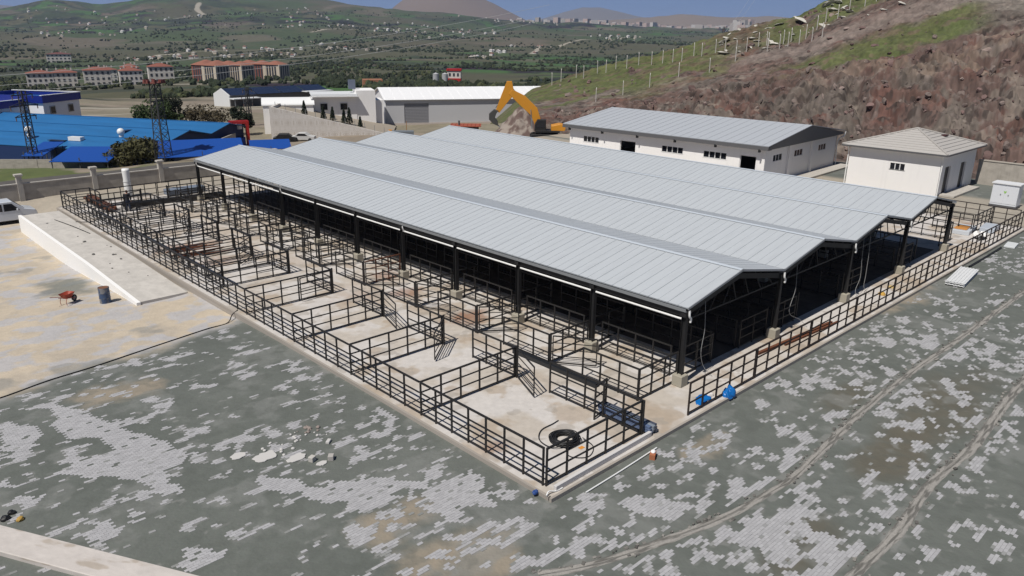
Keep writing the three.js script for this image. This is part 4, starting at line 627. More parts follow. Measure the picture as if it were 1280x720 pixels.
leafy('willow_tree', 7.8, -88.2, 3.0, 6.5, [0.075, 0.072, 0.03], 'spreading olive brown willow beside the blue roofed halls', 4200);
leafy('willow_tree', 24, -128, 6, 7, [0.05, 0.075, 0.025], 'round green tree behind the blue roofed halls', 3000);
leafy('willow_tree', 28, -132, 6.4, 5, [0.022, 0.028, 0.016], 'dark tree standing behind the lattice mast', 2600);
leafy('willow_tree', 36.2, -120, 5.4, 3.4, [0.025, 0.035, 0.02], 'narrow dark tree beside the red gantry frame', 2000);
leafy('willow_tree', 33.5, -128, 4.5, 6, [0.075, 0.06, 0.035], 'low brownish shrub tree near the bare ground', 2200);
// ------------------------------------------------------------ blue roofed halls
const GD = [0.857, -0.515], RD = [-0.515, -0.857], hallTurn = Math.atan2(0.515, 0.857);
{ // local x along gables (GD), local -z along ridges (RD)
  const b = thing('blue_hall', 'row of joined halls with bright blue sheet gable roofs', 'building', [9.6, -4.2, -93.3], hallTurn);
  const S = 9.7, Lr = 45, yv = 3.2, yp = 4.25;
  for (let k = 0; k <= 2; k++) {
    const x = k * S; for (const sd of [-1, 1]) { const l = Math.hypot(S / 2, yp - yv), g = B(l + 0.02, 0.08, Lr).clone(); g.rotateZ(sd * -Math.atan2(yp - yv, S / 2)); g.translate(x + sd * S / 4, (yv + yp) / 2, -Lr / 2 + 0.6); const r = part('roof_slope', g, blueRoof, b); }
    part('ridge_cap', B(0.4, 0.06, Lr, x, yp + 0.05, -Lr / 2 + 0.6), blueRoof, b);
    part('gable_end', ext([[-S / 2, 0], [S / 2, 0], [S / 2, yv - 0.06], [0, yp - 0.06], [-S / 2, yv - 0.06]], 0.2).translate(x, 0, -0.6), mat(0.01, 0.03, 0.11, 0.6), b);
    part('valley_gutter', B(0.25, 0.05, Lr, x + S / 2, yv + 0.02, -Lr / 2 + 0.6), blueTrim, b);
  }
  for (const [x, z] of [[0.2, -3], [-2.2, -16]]) { const v = part('roof_vent', cyl(0.3, 0.3, 0.7, 10, x, yp - 0.2, z), whitePlastic, b); part('cowl', new THREE.SphereGeometry(0.5, 12, 8).translate(x, yp + 0.75, z), whitePlastic, v); }
  part('skylight', B(3.2, 0.08, 0.8, 8.2, 4.05, -9), mat(0.02, 0.04, 0.1, 0.4), b); part('side_wall', B(0.2, 3.1, 44, -4.75, 1.55, -22), mat(0.01, 0.03, 0.11, 0.6), b); part('skylight', B(0.7, 0.08, 2.6, -2.6, 3.85, -11), mat(0.02, 0.03, 0.06, 0.4), b); part('roof_box', B(0.8, 0.5, 2.0, -1.9, 4.1, -8.5), whitePlastic, b);
}
{ // office block with blue parapet
  const b = thing('blue_trimmed_office', 'two storey white block with deep blue parapet behind the halls', 'building', [17.2, -4.3, -147], 0.62);
  part('wall', B(9, 5.6, 14, -4.5, 2.8, -7), wallPaint, b); part('parapet', M([B(9.5, 1.3, 0.3, -4.5, 6.2, 0.12), B(0.3, 1.3, 14.6, 0.12, 6.2, -7), B(0.3, 1.3, 14.6, -9.12, 6.2, -7), B(9.5, 1.3, 0.3, -4.5, 6.2, -14.1)]), blueTrim, b); part('parapet_cap', B(9.7, 0.1, 0.5, -4.5, 6.88, 0.12), whitePlastic, b); part('parapet_cap', B(0.5, 0.1, 14.2, 0.12, 6.9, -7.2), whitePlastic, b); part('roof', B(9, 0.2, 14, -4.5, 6.0, -7), blueRoof, b);
  for (const x of [-6.9, -2.4]) { const f = part('window', B(1.3, 1.4, 0.12, x, 4.2, 0.05), mat(0.35, 0.33, 0.3, 0.6), b); part('pane', B(1.0, 1.1, 0.06, x, 4.2, 0.1), glassDark, f); }
  for (const z of [-5, -10]) { const f = part('window', B(0.12, 1.1, 1.1, 0.05, 4.3, z), mat(0.35, 0.33, 0.3, 0.6), b); part('pane', B(0.06, 0.9, 0.9, 0.1, 4.3, z), glassDark, f); }
  part('wing', B(16, 5.0, 10, -17.2, 2.4, -9), wallPaint, b); part('wing_parapet', M([B(16.3, 1.2, 0.3, -17.2, 5.5, -3.9), B(16.3, 1.2, 0.3, -17.2, 5.5, -14.1)]), blueTrim, b); part('wing_cap', B(16.4, 0.1, 0.5, -17.2, 6.15, -3.9), whitePlastic, b);
}
function leanTo(x, y, z, w, d, h, turn, label) { const b = thing('blue_shelter', label, 'shelter', [x, y, z], turn, 'blue shelters'); const r = bar([0, h, -d / 2], [0, h + d * 0.16, d / 2], w, 0.08).clone(); part('roof', (() => { const g = new THREE.BoxGeometry(w, 0.08, d); g.rotateX(0.16); g.translate(0, h, 0); return g; })(), blueRoof2, b); for (const sx of [-1, 0, 1]) for (const sz of [-1, 1]) part('post', B(0.1, h, 0.1, sx * (w / 2 - 0.2), h / 2 - sz * 0.16 * 0.45 * d * 0.0, sz * (d / 2 - 0.3)), darkGrey, b); return b; }
leanTo(2.4, -2.9, -90.4, 7, 6.2, 1.9, -0.69, 'wide deep blue sheet canopy in front of the halls');
leanTo(-1.2, -2.9, -96.6, 2.6, 6, 2.2, -0.69, 'smaller deep blue sheet canopy beside the leaning mast');
{ // low wall along the verge
  const w = thing('verge_wall', 'low pale concrete wall between grass verge and blue canopies', 'wall', [-37, -2.75, -123], -0.703); for (let i = 0; i < 11; i++) part('panel', B(4.95, 1.25, 0.2, 2.5 + i * 5, 0.55, 0), concWall, w);
}
leanTo(14.6, -2.5, -85.2, 10.5, 7.5, 1.8, -0.37, 'broad royal blue sheet roof beyond the road behind the far pens');
leanTo(24.2, -2.6, -85.0, 5.5, 4.5, 1.5, -0.42, 'small royal blue sheet roof between red gantry and shed roofs');
{ // red gantry
  const g = thing('gantry_frame', 'red steel gantry frame holding a white tank above a blue drum', 'gantry', [29.2, landY(29.2, -105.5), -105.5], -0.3); for (const x of [-1.25, 1.25]) for (const z of [-0.6, 0.6]) part('leg', B(0.4, 4.0, 0.4, x, 2.0, z), redPaint, g); for (const z of [-0.6, 0.6]) part('beam', B(3.0, 0.42, 0.36, 0, 3.85, z), redPaint, g); part('tank', cyl(0.5, 0.5, 1.0, 14, 0, 2.75, 0), whitePlastic, g); part('drum', cyl(0.85, 0.85, 1.4, 16, 0, 0, 0), mat(0.01, 0.05, 0.3, 0.5), g);
}
{ const w = thing('yard_wall', 'grey block wall running beside the blue halls', 'wall', [18.0, -4.2, -93.0], 0.835); for (let i = 0; i < 4; i++) part('panel', B(3.5, 2.6, 0.2, 1.75 + i * 3.55, 1.3, 0), concWall, w); }
// ------------------------------------------------------------ lattice masts and wires
function mast(name, label, x, z, h, w0, w1, top, y0) {
  const y = y0 ?? landY(x, z), t = thing(name, label, 'mast', [x, y, z], 0.5), m = mat(0.045, 0.045, 0.047, 0.6), n = Math.round(h / 1.0), P = (i, k) => { const f = i / n, w = mix(w0, w1, f) / 2; return [[-w, -w], [w, -w], [w, w], [-w, w]][k % 4].reduce((a, v, j) => (j ? [a[0], h * f, v] : [v]), []); };
  for (let k = 0; k < 4; k++) part('leg', bar(P(0, k), P(n, k), 0.09), m, t);
  for (let i = 0; i < n; i++) { const g = []; for (let k = 0; k < 4; k++) { g.push(bar(P(i, k), P(i + 1, k + 1), 0.045), bar(P(i + 1, k), P(i + 1, k + 1), 0.045)); if (i % 2) g.push(bar(P(i, k + 1), P(i + 1, k), 0.045)); } part('bracing', M(g), m, t); }
  if (top === 'platform') { part('platform', M([B(1.9, 0.12, 1.9, 0, h, 0), B(1.9, 0.05, 0.05, 0, h + 0.4, 0.95), B(1.9, 0.05, 0.05, 0, h + 0.4, -0.95)]), mat(0.16, 0.05, 0.04, 0.7), t); for (let i = 0; i < 8; i++) part('floodlight', B(0.4, 0.3, 0.26, Math.cos(i * 0.785) * 1.05, h + 0.22, Math.sin(i * 0.785) * 1.05), mat(0.2, 0.06, 0.05, 0.6), t); for (const yy of [h - 1.4, h - 2.2]) part('crossarm', B(2.2, 0.12, 0.12, 0, yy, 0), m, t); }
  else if (top === 'arms') for (const [yy, w] of [[h - 0.5, 3], [h - 1.8, 4], [h - 3.1, 3]]) { const a = part('crossarm', M([B(w, 0.12, 0.12, 0, yy, 0), bar([-w / 2, yy, 0], [0, yy + 0.5, 0], 0.06), bar([w / 2, yy, 0], [0, yy + 0.5, 0], 0.06)]), m, t); for (const s of [-1, 1]) part('insulator', cyl(0.06, 0.06, 0.5, 8, s * (w / 2 - 0.1), yy - 0.5, 0), mat(0.2, 0.12, 0.1, 0.4), a); }
  return t;
}
mast('lattice_mast', 'tall dark lattice mast with red floodlight platform by the halls', 9.4, -84.4, 10.1, 1.5, 0.8, 'platform', -2.3);
mast('lattice_mast', 'slim dark lattice mast beside the smaller blue canopy', -2.7, -95.4, 9.3, 0.8, 0.6, 'arms', -2.6);
mast('lattice_mast', 'thin power pylon with crossarms in front of the solar roofs', 44, -133, 8.2, 0.9, 0.4, 'arms', -5);
mast('lattice_mast', 'power pylon on the grassy hill shoulder', 150, -92, 13, 1.4, 0.5, 'arms', 3.0);
{ // power lines strung far above the valley
  const wm = mat(0.55, 0.55, 0.56, 0.4), L = (a, b, sag, r, label) => { const pts = []; for (let i = 0; i <= 20; i++) { const t = i / 20; pts.push([mix(a[0], b[0], t), mix(a[1], b[1], t) - sag * 4 * t * (1 - t), mix(a[2], b[2], t)]); } single('power_line', tube(pts, r, 40, 4), wm, label, 'wire', [0, 0, 0], 0, 'power lines over the valley'); };
  for (const [a, b] of [[[-60, -12, -420], [430, 34, -420]], [[-60, -16, -430], [430, 25, -430]], [[-60, -20, -440], [430, 20, -440]], [[150, 14.2, -92], [420, 60, -230]], [[150, 12.9, -92], [420, 52, -230]]]) L(a, b, a[0] < 0 ? 10 : 3, a[0] < 0 ? 0.09 : 0.03, 'thin pale power line crossing the valley sky');
}

// ------------------------------------------------------------ things lying in the yard and pens
{ // coil of black pipe
  const c = thing('pipe_coil', 'coil of black plastic pipe lying on the pale floor', 'pipe', [-7.16, 0, -0.1]); const g = [];
  for (let i = 0; i < 26; i++) { const R = 0.34 + 0.25 * rnd(), y = 0.03 + 0.16 * rnd(), pts = []; for (let k = 0; k < 12; k++) { const a = k * Math.PI / 6; pts.push([R * Math.cos(a) + 0.02 * rnd(-1, 1), y + 0.02 * rnd(-1, 1), R * Math.sin(a) + 0.02 * rnd(-1, 1)]); } g.push(tube(pts, 0.021, 36, 5, true)); }
  part('windings', M(g), black, c);
  part('loose_end', tube([[-0.45, 0.12, 0.35], [-0.75, 0.06, 0.1], [-0.7, 0.05, -0.6], [-0.1, 0.04, -1.1], [0.6, 0.04, -1.15], [0.95, 0.03, -1.2]], 0.02, 40, 6), black, c);
  part('loose_loop', tube([[-0.4, 0.08, 0.4], [-0.7, 0.04, 0.9], [-0.25, 0.03, 1.35], [0.45, 0.03, 1.0], [0.55, 0.1, 0.4]], 0.016, 40, 6), black, c);
  part('tag', B(0.22, 0.004, 0.16, 0.1, 0.006, 0.75), mat(0.6, 0.25, 0.04, 0.6), c);
}
{ // wrapped bundle of profiles
  const b = thing('profile_bundle', 'blue grey wrapped bundle of metal profiles at the aisle end', 'bundle', [-4.3, 0, 0.55]); const bm = [mat(0.1, 0.14, 0.24, 0.4), mat(0.2, 0.23, 0.27, 0.4), mat(0.06, 0.07, 0.1, 0.45)];
  for (let i = 0; i < 9; i++) part('profile', new RoundedBoxGeometry(0.14, 0.09, 2.55, 1, 0.015).translate(-0.16 + (i % 3) * 0.155, 0.12 + Math.floor(i / 3) * 0.1, rnd(-0.06, 0.06)), bm[i % 3], b); for (const z of [-0.9, 0.9]) part('bearer', B(0.6, 0.07, 0.09, 0, 0.035, z), mat(0.2, 0.13, 0.07, 0.9), b); part('strap', M([B(0.52, 0.012, 0.05, 0, 0.385, 0), B(0.012, 0.3, 0.05, 0.255, 0.24, 0), B(0.012, 0.3, 0.05, -0.255, 0.24, 0)]), black, b);
}
function beam(label, a, b, w, h, m, y = 0) { const dx = b[0] - a[0], dz = b[1] - a[1], L = Math.hypot(dx, dz); return single('steel_beam', M([B(L, 0.02, w, L / 2, h - 0.01, 0), B(L, 0.02, w, L / 2, 0.01, 0), B(L, h - 0.04, 0.02, L / 2, h / 2, w / 2 - 0.02), B(L, h - 0.04, 0.02, L / 2, h / 2, -w / 2 + 0.02)]), m, label, 'beam', [a[0], y, a[1]], -Math.atan2(dz, dx)); }
beam('long black steel beam on the aisle floor beside inner pens', [-2.86, -7.3], [-2.86, -2.2], 0.22, 0.2, mat(0.014, 0.016, 0.02, 0.45));
beam('thin rusty red beam lying inside the side fence', [5.5, 0.62], [12.2, 1.1], 0.14, 0.12, rust);
beam('second rusty red beam leaning beside the thin one', [7.5, 0.95], [12.6, 1.3], 0.1, 0.1, rust);
beam('long black beam lying across the far end of the pens', [-5.6, -50.9], [2.3, -50.1], 0.3, 0.42, steel);
beam('black beam by the far columns behind the pens', [-6, -51.5], [0.5, -51.2], 0.25, 0.3, frameSteel);
{ const b = thing('rusty_profile_stack', 'stack of rusty brown steel profiles at the far corner', 'profiles', [-7.15, 0, -53.0]); for (let i = 0; i < 8; i++) part('profile', B(0.16, 0.14, 6.6, -0.3 + (i % 4) * 0.19, 0.1 + Math.floor(i / 4) * 0.16 + 0.0, -0.4 + rnd(-0.5, 0.5)), i % 3 ? rust : mat(0.08, 0.03, 0.018, 0.8), b); for (const z of [-2, 2]) part('bearer', B(0.9, 0.05, 0.1, 0, 0.02, z - 0.4), steel, b); }
{ const b = thing('rusty_profile_stack', 'scattered rusty profiles lying inside an outer pen', 'profiles', [-6.9, 0, -33.6]); for (let i = 0; i < 10; i++) { const p = part('profile', B(rnd(2.2, 3.6), 0.07, 0.08, 0, 0, 0), rust, b); p.position.set(rnd(-0.6, 0.6), 0.04 + 0.075 * i * 0.4, rnd(-1.4, 1.4)); p.rotation.y = rnd(-0.12, 0.12); } }
{ const s = new THREE.SphereGeometry(0.5, 20, 12), q = s.attributes.position; for (let i = 0; i < q.count; i++) { const x = q.getX(i), y = q.getY(i), z = q.getZ(i), k = 0.7 + 0.6 * fbm(x * 3 + 5, z * 3 + y * 2, 3); q.setXYZ(i, x * 1.7 * k, Math.max(0, y) * 0.5 * k, z * 0.7 * k); } s.computeVertexNormals(); single('sand_sack_heap', s, mat(0.42, 0.32, 0.26, 0.9), 'crumpled beige sack on the floor of an outer pen', 'sack', [-5.4, 0, -35.2]); }
function crumple(name, w, h, d, m, label, cat, pos, turn, sd) { const s = new THREE.SphereGeometry(0.5, 40, 24), q = s.attributes.position; for (let i = 0; i < q.count; i++) { const x = q.getX(i), y = q.getY(i), z = q.getZ(i), k = 0.62 + 0.8 * Math.abs(fbm(x * 4 + sd, z * 4 + y * 3 + sd, 4) - 0.25); q.setXYZ(i, x * 2 * w * k, Math.max(-0.02, y * 2 * h * k), z * 2 * d * k); } s.computeVertexNormals(); return single(name, s, m, label, cat, pos, turn); }
const tarpBlue = mat(0.005, 0.13, 0.42, 0.35);
crumple('blue_tarp', 0.45, 0.42, 0.3, tarpBlue, 'bunched bright blue plastic sheet on the slab edge', 'tarp', [0.75, 0, 1.95], 0.3, 3);
crumple('blue_tarp', 0.62, 0.12, 0.3, tarpBlue, 'flat bright blue plastic sheet inside the side fence', 'tarp', [-0.5, 0, 1.5], 0.2, 8);
crumple('white_sack', 0.25, 0.2, 0.2, mat(0.6, 0.57, 0.55, 0.7), 'small pale sack beside the bunched blue sheet', 'sack', [0.1, 0, 1.45], 0.2, 12);
crumple('blue_rag', 0.16, 0.1, 0.1, mat(0.02, 0.06, 0.22, 0.6), 'small dark blue rag at the slab corner', 'rag', [-10.3, -0.02, 1.5], 0.2, 15);
// pale long board along the slab end, thin white pipe and hollow brick
single('concrete_board', new RoundedBoxGeometry(5.3, 0.2, 0.13, 1, 0.015), mat(0.55, 0.53, 0.52, 0.8), 'long pale concrete board along the slab end', 'board', [-7.15, 0.1, 1.86], 0.015);
single('plastic_pipe', tube([[-9.0, -0.1, 2.55], [-7, -0.1, 2.5], [-4.9, -0.09, 2.42]], 0.028, 8, 7), whitePlastic, 'thin white plastic pipe lying on dusty paving by the slab end', 'pipe');
{ const b = thing('hollow_brick', 'orange hollow clay brick with white mortar lump on the paving', 'brick', [-5.55, -0.14, 2.6], 0.5); const s = new THREE.Shape([[-0.19, 0], [0.19, 0], [0.19, 0.2], [-0.19, 0.2]].map(p => new THREE.Vector2(...p))); for (let i = 0; i < 4; i++) for (let j = 0; j < 2; j++) s.holes.push(new THREE.Path([[-0.165 + i * 0.085, 0.025 + j * 0.09], [-0.1 + i * 0.085, 0.025 + j * 0.09], [-0.1 + i * 0.085, 0.085 + j * 0.09], [-0.165 + i * 0.085, 0.085 + j * 0.09]].map(p => new THREE.Vector2(...p)))); part('brick_body', new THREE.ExtrudeGeometry(s, { depth: 0.2, bevelEnabled: false }), mat(0.36, 0.13, 0.06, 0.9), b); const l = new THREE.IcosahedronGeometry(0.09, 2); l.scale(1.3, 0.7, 1); l.translate(0.05, 0.22, 0.1); part('mortar_lump', l, white, b); }
single('bent_pipe', tube([[-10.25, 0.05, 1.95], [-10.1, 0.12, 1.9], [-9.8, 0.03, 1.95], [-9.5, 0.03, 1.97]], 0.025, 16, 7), whitePlastic, 'short bent white pipe at the slab corner', 'pipe');
// hose, drum, wheelbarrow, rods
{ const pts = [[-26, -17.9], [-23.13, -18.44], [-21.47, -18.54], [-19.57, -19.09], [-17.74, -19.35], [-15.88, -19.75], [-13.85, -20.19], [-11.88, -20.59], [-10.78, -20.68]].map(([x, z]) => [x, yardY(x, z) + 0.03, z]); pts.push([-10.4, -0.05, -21], [-9.95, 0.03, -21.3]); single('hose', tube(pts, 0.028, 90, 6), black, 'long black hose snaking along the edge of the dusty paving', 'hose'); }
{ const x = -14.3, z = -28.9, d = thing('oil_drum', 'dented blue grey oil drum with rusty rim beside the ramp', 'drum', [x, yardY(x, z) - 0.01, z]); part('drum_body', new THREE.LatheGeometry([[0.27, 0], [0.29, 0.02], [0.29, 0.29], [0.305, 0.31], [0.29, 0.33], [0.29, 0.6], [0.305, 0.62], [0.29, 0.64], [0.29, 0.9], [0.3, 0.92], [0.275, 0.93], [0.27, 0.86], [0.0, 0.85]].map(p => new THREE.Vector2(...p)), 24), new THREE.MeshStandardMaterial({ map: tex(64, 128, (u, v) => { const n = fbm(u * 10, v * 8, 3); return v > 0.72 ? mix3([0.2, 0.08, 0.035], [0.1, 0.1, 0.12], n) : mix3([0.04, 0.07, 0.14], [0.18, 0.18, 0.19], ss(0.42, 0.6, n)); }), roughness: 0.6 }), d); part('contents', cyl(0.26, 0.26, 0.04, 20, 0, 0.86, 0), mat(0.16, 0.07, 0.035, 0.9), d); }
{ const x = -15.9, z = -30.3, w = thing('wheelbarrow', 'red wheelbarrow resting on the pale dusty yard', 'wheelbarrow', [x, yardY(x, z), z], 0.6), rm = mat(0.32, 0.05, 0.025, 0.6); 
  part('tray', (() => { const g = new THREE.CylinderGeometry(0.42, 0.22, 0.3, 4, 1, true); g.rotateY(Math.PI / 4); g.scale(1.15, 1, 0.85); g.translate(0.05, 0.48, 0); return M([g, B(0.34, 0.01, 0.25, 0.05, 0.335, 0)]); })(), new THREE.MeshStandardMaterial({ color: lin(0.32, 0.05, 0.025), roughness: 0.6, side: THREE.DoubleSide }), w);
  for (const s of [-1, 1]) { part('handle', tube([[0.55, 0.2, s * 0.08], [0.1, 0.32, s * 0.16], [-0.4, 0.5, s * 0.25], [-0.85, 0.62, s * 0.28]], 0.018, 12, 6), rm, w); part('leg', tube([[-0.2, 0.4, s * 0.2], [-0.28, 0.2, s * 0.2], [-0.25, 0.0, s * 0.2]], 0.015, 8, 6), rm, w); }
  const wh = part('wheel', new THREE.TorusGeometry(0.15, 0.045, 10, 20).translate(0.55, 0.19, 0), black, w); part('rim', cyl(0.1, 0.1, 0.05, 14).rotateX(Math.PI / 2).translate(0.55, 0.19, -0.025), greyMetal, wh); }
single('steel_rod', tube([[-11.5, 0.02, -50], [-11.1, 0.03, -47], [-10.75, 0.0, -43.8]], 0.03, 8, 6), black, 'dark steel rod lying along the concrete ramp', 'rod');
single('steel_rod', tube([[-10.5, 0.03, -48.2], [-9.9, 0.03, -47.6], [-9.4, 0.03, -47.4]], 0.025, 6, 6), black, 'short dark rod poking out under the front fence', 'rod');
{ const mk = (x, z, s, m, label) => { const g = new THREE.IcosahedronGeometry(s, 1), q = g.attributes.position; for (let i = 0; i < q.count; i++) { const v = new THREE.Vector3().fromBufferAttribute(q, i), k = 0.75 + 0.5 * noise(v.x * 9 + x, v.z * 9 + v.y * 5 + z); q.setXYZ(i, v.x * k, v.y * k * 0.7, v.z * k); } g.computeVertexNormals(); single('rubble_piece', g, m, label, 'rubble', [x, (x > -13.1 && x < -10.3 && z < -27 ? -0.05 + (z > -36 ? -0.25 * (z + 36) / 9 : 0) : yardY(x, z)) + s * 0.3, z], rnd(0, 6), label.includes('ramp') ? 'debris on the ramp' : label.includes('crumb') ? (label.includes('brown') ? 'brown rubble heap' : 'plaster crumbs') : undefined); };
  for (let i = 0; i < 20; i++) mk(rnd(-12.6, -10.6), rnd(-51, -30), 0.04 + 0.12 * Math.pow(rnd(), 3), mat(0.12, 0.115, 0.11, 0.9), 'small dark crumb of debris on the concrete ramp');
  const cb = (x, z, w, h, d, m, label, t) => single('concrete_piece', new RoundedBoxGeometry(w, h, d, 1, 0.02), m, label, 'rubble', [x, yardY(x, z) + h / 2 - 0.01, z], t); const pm = mat(0.5, 0.485, 0.47, 0.85);
  cb(-14.6, -5.35, 0.22, 0.2, 0.2, mat(0.45, 0.43, 0.4, 0.9), 'square grey concrete cube on the dusty paving', 0.4); cb(-14.05, -5.0, 0.24, 0.19, 0.2, mat(0.38, 0.36, 0.34, 0.9), 'darker concrete cube beside the square grey one', 0.9); const splat = (x, z, w, d, label, sd) => { const P = []; for (let i = 0; i < 26; i++) { const a = i / 26 * 6.283, q = 0.55 + 0.9 * fbm(Math.cos(a) * 1.6 + sd, Math.sin(a) * 1.6 + sd, 3); P.push([Math.cos(a) * w * q, Math.sin(a) * d * q]); } const g = ext(P, 0.02, 0.01); g.rotateX(-Math.PI / 2); single('plaster_spill', g, pm, label, 'plaster', [x, yardY(x, z) + 0.012, z], 0); };
  splat(-15.7, -6.7, 0.4, 0.28, 'broad white plaster spill dried on the dusty paving', 3); splat(-14.95, -5.9, 0.32, 0.2, 'smaller white plaster spill dried on the paving', 9); splat(-14.45, -4.95, 0.2, 0.13, 'thin white plaster chip next to the cubes', 14); splat(-16.4, -7.4, 0.24, 0.18, 'grey white plaster patch beside the broad spill', 21); cb(-13.5, -6.1, 0.28, 0.1, 0.14, pm, 'white mortar lump with dark side on the paving', 0.7);
  for (let i = 0; i < 26; i++) { const a = rnd(0, 6.28), r = Math.pow(rnd(), 0.7) * 1.0; mk(-14.4 + r * Math.cos(a) * 1.2, -6.9 + r * Math.sin(a), rnd(0.02, 0.07), pm, 'white plaster crumb scattered on the dusty paving'); }
  for (let i = 0; i < 16; i++) { const a = rnd(0, 6.28), r = rnd(0, 0.45); mk(-13.55 + r * Math.cos(a), -7.5 + r * Math.sin(a), rnd(0.03, 0.09), mat(0.25, 0.21, 0.19, 0.9), 'brown rubble crumb in a small heap on the paving'); }
  mk(-23.06, -8.92, 0.12, black, 'black lump beside the broad concrete kerb'); mk(-23.3, -8.7, 0.14, black, 'second black lump near the broad concrete kerb'); mk(-22.95, -8.35, 0.12, mat(0.4, 0.25, 0.06, 0.8), 'yellow lump against the broad concrete kerb'); }
// stacks by the side fence
{ const s = thing('sheet_stack', 'stack of pale ribbed roof sheets lying outside the side fence', 'sheets', [26.4, -0.14, 2.95], 0.1); for (let i = 0; i < 5; i++) { const g = []; for (let k = 0; k < 6; k++) g.push(B(4, 0.03, 0.1, 0, 0.03, -0.44 + k * 0.175), B(4, 0.012, 0.075, 0, 0.012, -0.35 + k * 0.175)); const p = part('sheet', M(g), whiteMetal, s); p.position.set(rnd(-0.15, 0.15), 0.02 + i * 0.055, rnd(-0.06, 0.06)); } }
single('plastic_pipe', tube([[29.5, -0.08, 2.5], [33, -0.08, 2.5], [36.6, -0.08, 2.45]], 0.07, 10, 8), black, 'thick black pipe lying along the slab edge outside the side fence', 'pipe');
{ const bx = (x, z, w, h, d, m, label, y = 0) => single('panel_pack', new RoundedBoxGeometry(w, h, d, 1, 0.03), m, label, 'pack', [x, y + h / 2, z], 0.1); bx(39.4, -0.9, 2.6, 0.32, 1.2, mat(0.5, 0.53, 0.57, 0.5), 'grey white panel pack with orange sheet on top by the rear pens'); bx(39.2, -1.0, 1.5, 0.06, 0.9, mat(0.5, 0.22, 0.05, 0.6), 'orange sheet lying on a grey white panel pack', 0.32); bx(41.4, 0.3, 2.2, 0.36, 1.0, mat(0.42, 0.46, 0.52, 0.5), 'blue grey panel pack standing beside the rear fence corner'); bx(37.9, 2.75, 1.6, 0.14, 0.7, mat(0.6, 0.62, 0.63, 0.5), 'white flat block lying outside the side fence', -0.14);
  crumple('black_pile', 0.7, 0.28, 0.45, black, 'low black heap topped with white bags inside the side fence', 'heap', [38.0, 0, 0.7], 0, 22); for (const [x, z] of [[37.6, 0.5], [38.2, 0.8], [38.6, 0.6], [38.1, 0.3]]) crumple('white_bag', 0.26, 0.3, 0.22, white, 'white bag lying on the low black heap', 'bag', [x, 0.2, z], rnd(0, 3), rnd(0, 50)).userData.group = 'bags on the black heap'; 
  for (let i = 0; i < 5; i++) single('orange_rod', tube([[42.6 + i * 0.12, -0.08, 2.6], [43.8 + i * 0.1, -0.02, 2.8 + rnd(-0.3, 0.3)], [45.2, -0.0, 2.5 + rnd(-0.5, 0.5)]], 0.035, 8, 6), mat(0.5, 0.12, 0.03, 0.6), 'orange rod in a loose bunch at the side fence end', 'rod', [0, 0, 0], 0, 'orange rods'); crumple('yellow_sack', 0.3, 0.2, 0.22, mat(0.5, 0.3, 0.06, 0.8), 'yellow brown sack inside the side fence', 'sack', [19.0, 0, 1.0], 0, 31); crumple('yellow_sack', 0.4, 0.1, 0.2, mat(0.55, 0.4, 0.16, 0.8), 'flat yellow sheet inside the side fence', 'sack', [20.8, 0, 0.8], 0, 37); }
// white wrapped post and material pack at the far end
{ const p = thing('wrapped_post', 'thick white wrapped post standing behind the far fence', 'post', [-3.9, -0.05, -56.4]); part('post_body', new THREE.LatheGeometry([[0.3, 0], [0.31, 0.8], [0.29, 1.5], [0.32, 2.2], [0.3, 2.38], [0, 2.4]].map(q => new THREE.Vector2(...q)), 18), whitePlastic, p); part('band', cyl(0.325, 0.325, 0.06, 18, 0, 1.2, 0), mat(0.5, 0.5, 0.5, 0.6), p); }
single('panel_pack', new RoundedBoxGeometry(3.4, 0.5, 1.2, 2, 0.05), mat(0.16, 0.19, 0.24, 0.5), 'blue grey wrapped pack behind the far end fence', 'pack', [0.2, 0.25, -54.0], 0.05);
// ------------------------------------------------------------ van at the yard edge
{
  const v = thing('van', 'white passenger van parked behind the ramp end', 'van', [-13.7, yardY(-14, -56.8), -57.4]); const vm = new THREE.MeshPhysicalMaterial({ color: lin(0.62, 0.65, 0.7), roughness: 0.35, clearcoat: 0.6 });
  part('body', ext([[-2.1, 0.35], [-2.15, 1.1], [-2.0, 1.75], [-1.7, 1.85], [0.75, 1.85], [1.55, 1.18], [2.3, 1.0], [2.42, 0.75], [2.4, 0.35]], 1.6, 0.05).translate(0, 0, -0.8), vm, v);
  for (const s of [1, -1]) for (const pts of [[[-1.9, 1.12], [-1.05, 1.12], [-1.05, 1.72], [-1.75, 1.72]], [[-0.9, 1.12], [0.0, 1.12], [0.0, 1.72], [-0.9, 1.72]], [[0.12, 1.12], [1.25, 1.12], [0.72, 1.7], [0.12, 1.72]]]) part('side_window', ext(pts, 0.02).translate(0, 0, s > 0 ? 0.85 : -0.87), glassDark, v);
  part('windscreen', bar([0.86, 1.8, 0], [1.56, 1.2, 0], 0.02, 1.45).translate(0.03, 0.03, 0), glassDark, v); part('bumper', new RoundedBoxGeometry(0.2, 0.3, 1.65, 2, 0.06).translate(2.42, 0.5, 0), darkGrey, v); part('sill', B(4.3, 0.16, 1.66, 0.1, 0.36, 0), black, v);
  for (const x of [-1.4, 1.55]) for (const z of [-0.78, 0.78]) { const w = part('wheel', cyl(0.32, 0.32, 0.22, 20).rotateX(Math.PI / 2).translate(x, 0.32, z - 0.11), black, v); part('rim', cyl(0.19, 0.19, 0.24, 14).rotateX(Math.PI / 2).translate(x, 0.32, z - 0.12), greyMetal, w); }
  for (const z of [-0.6, 0.6]) part('headlight', new RoundedBoxGeometry(0.1, 0.16, 0.32, 2, 0.04).translate(2.4, 0.85, z), mat(0.5, 0.5, 0.5, 0.1), v); part('mirror', new RoundedBoxGeometry(0.12, 0.18, 0.2, 2, 0.04).translate(1.05, 1.2, 0.98), vm, v);
}
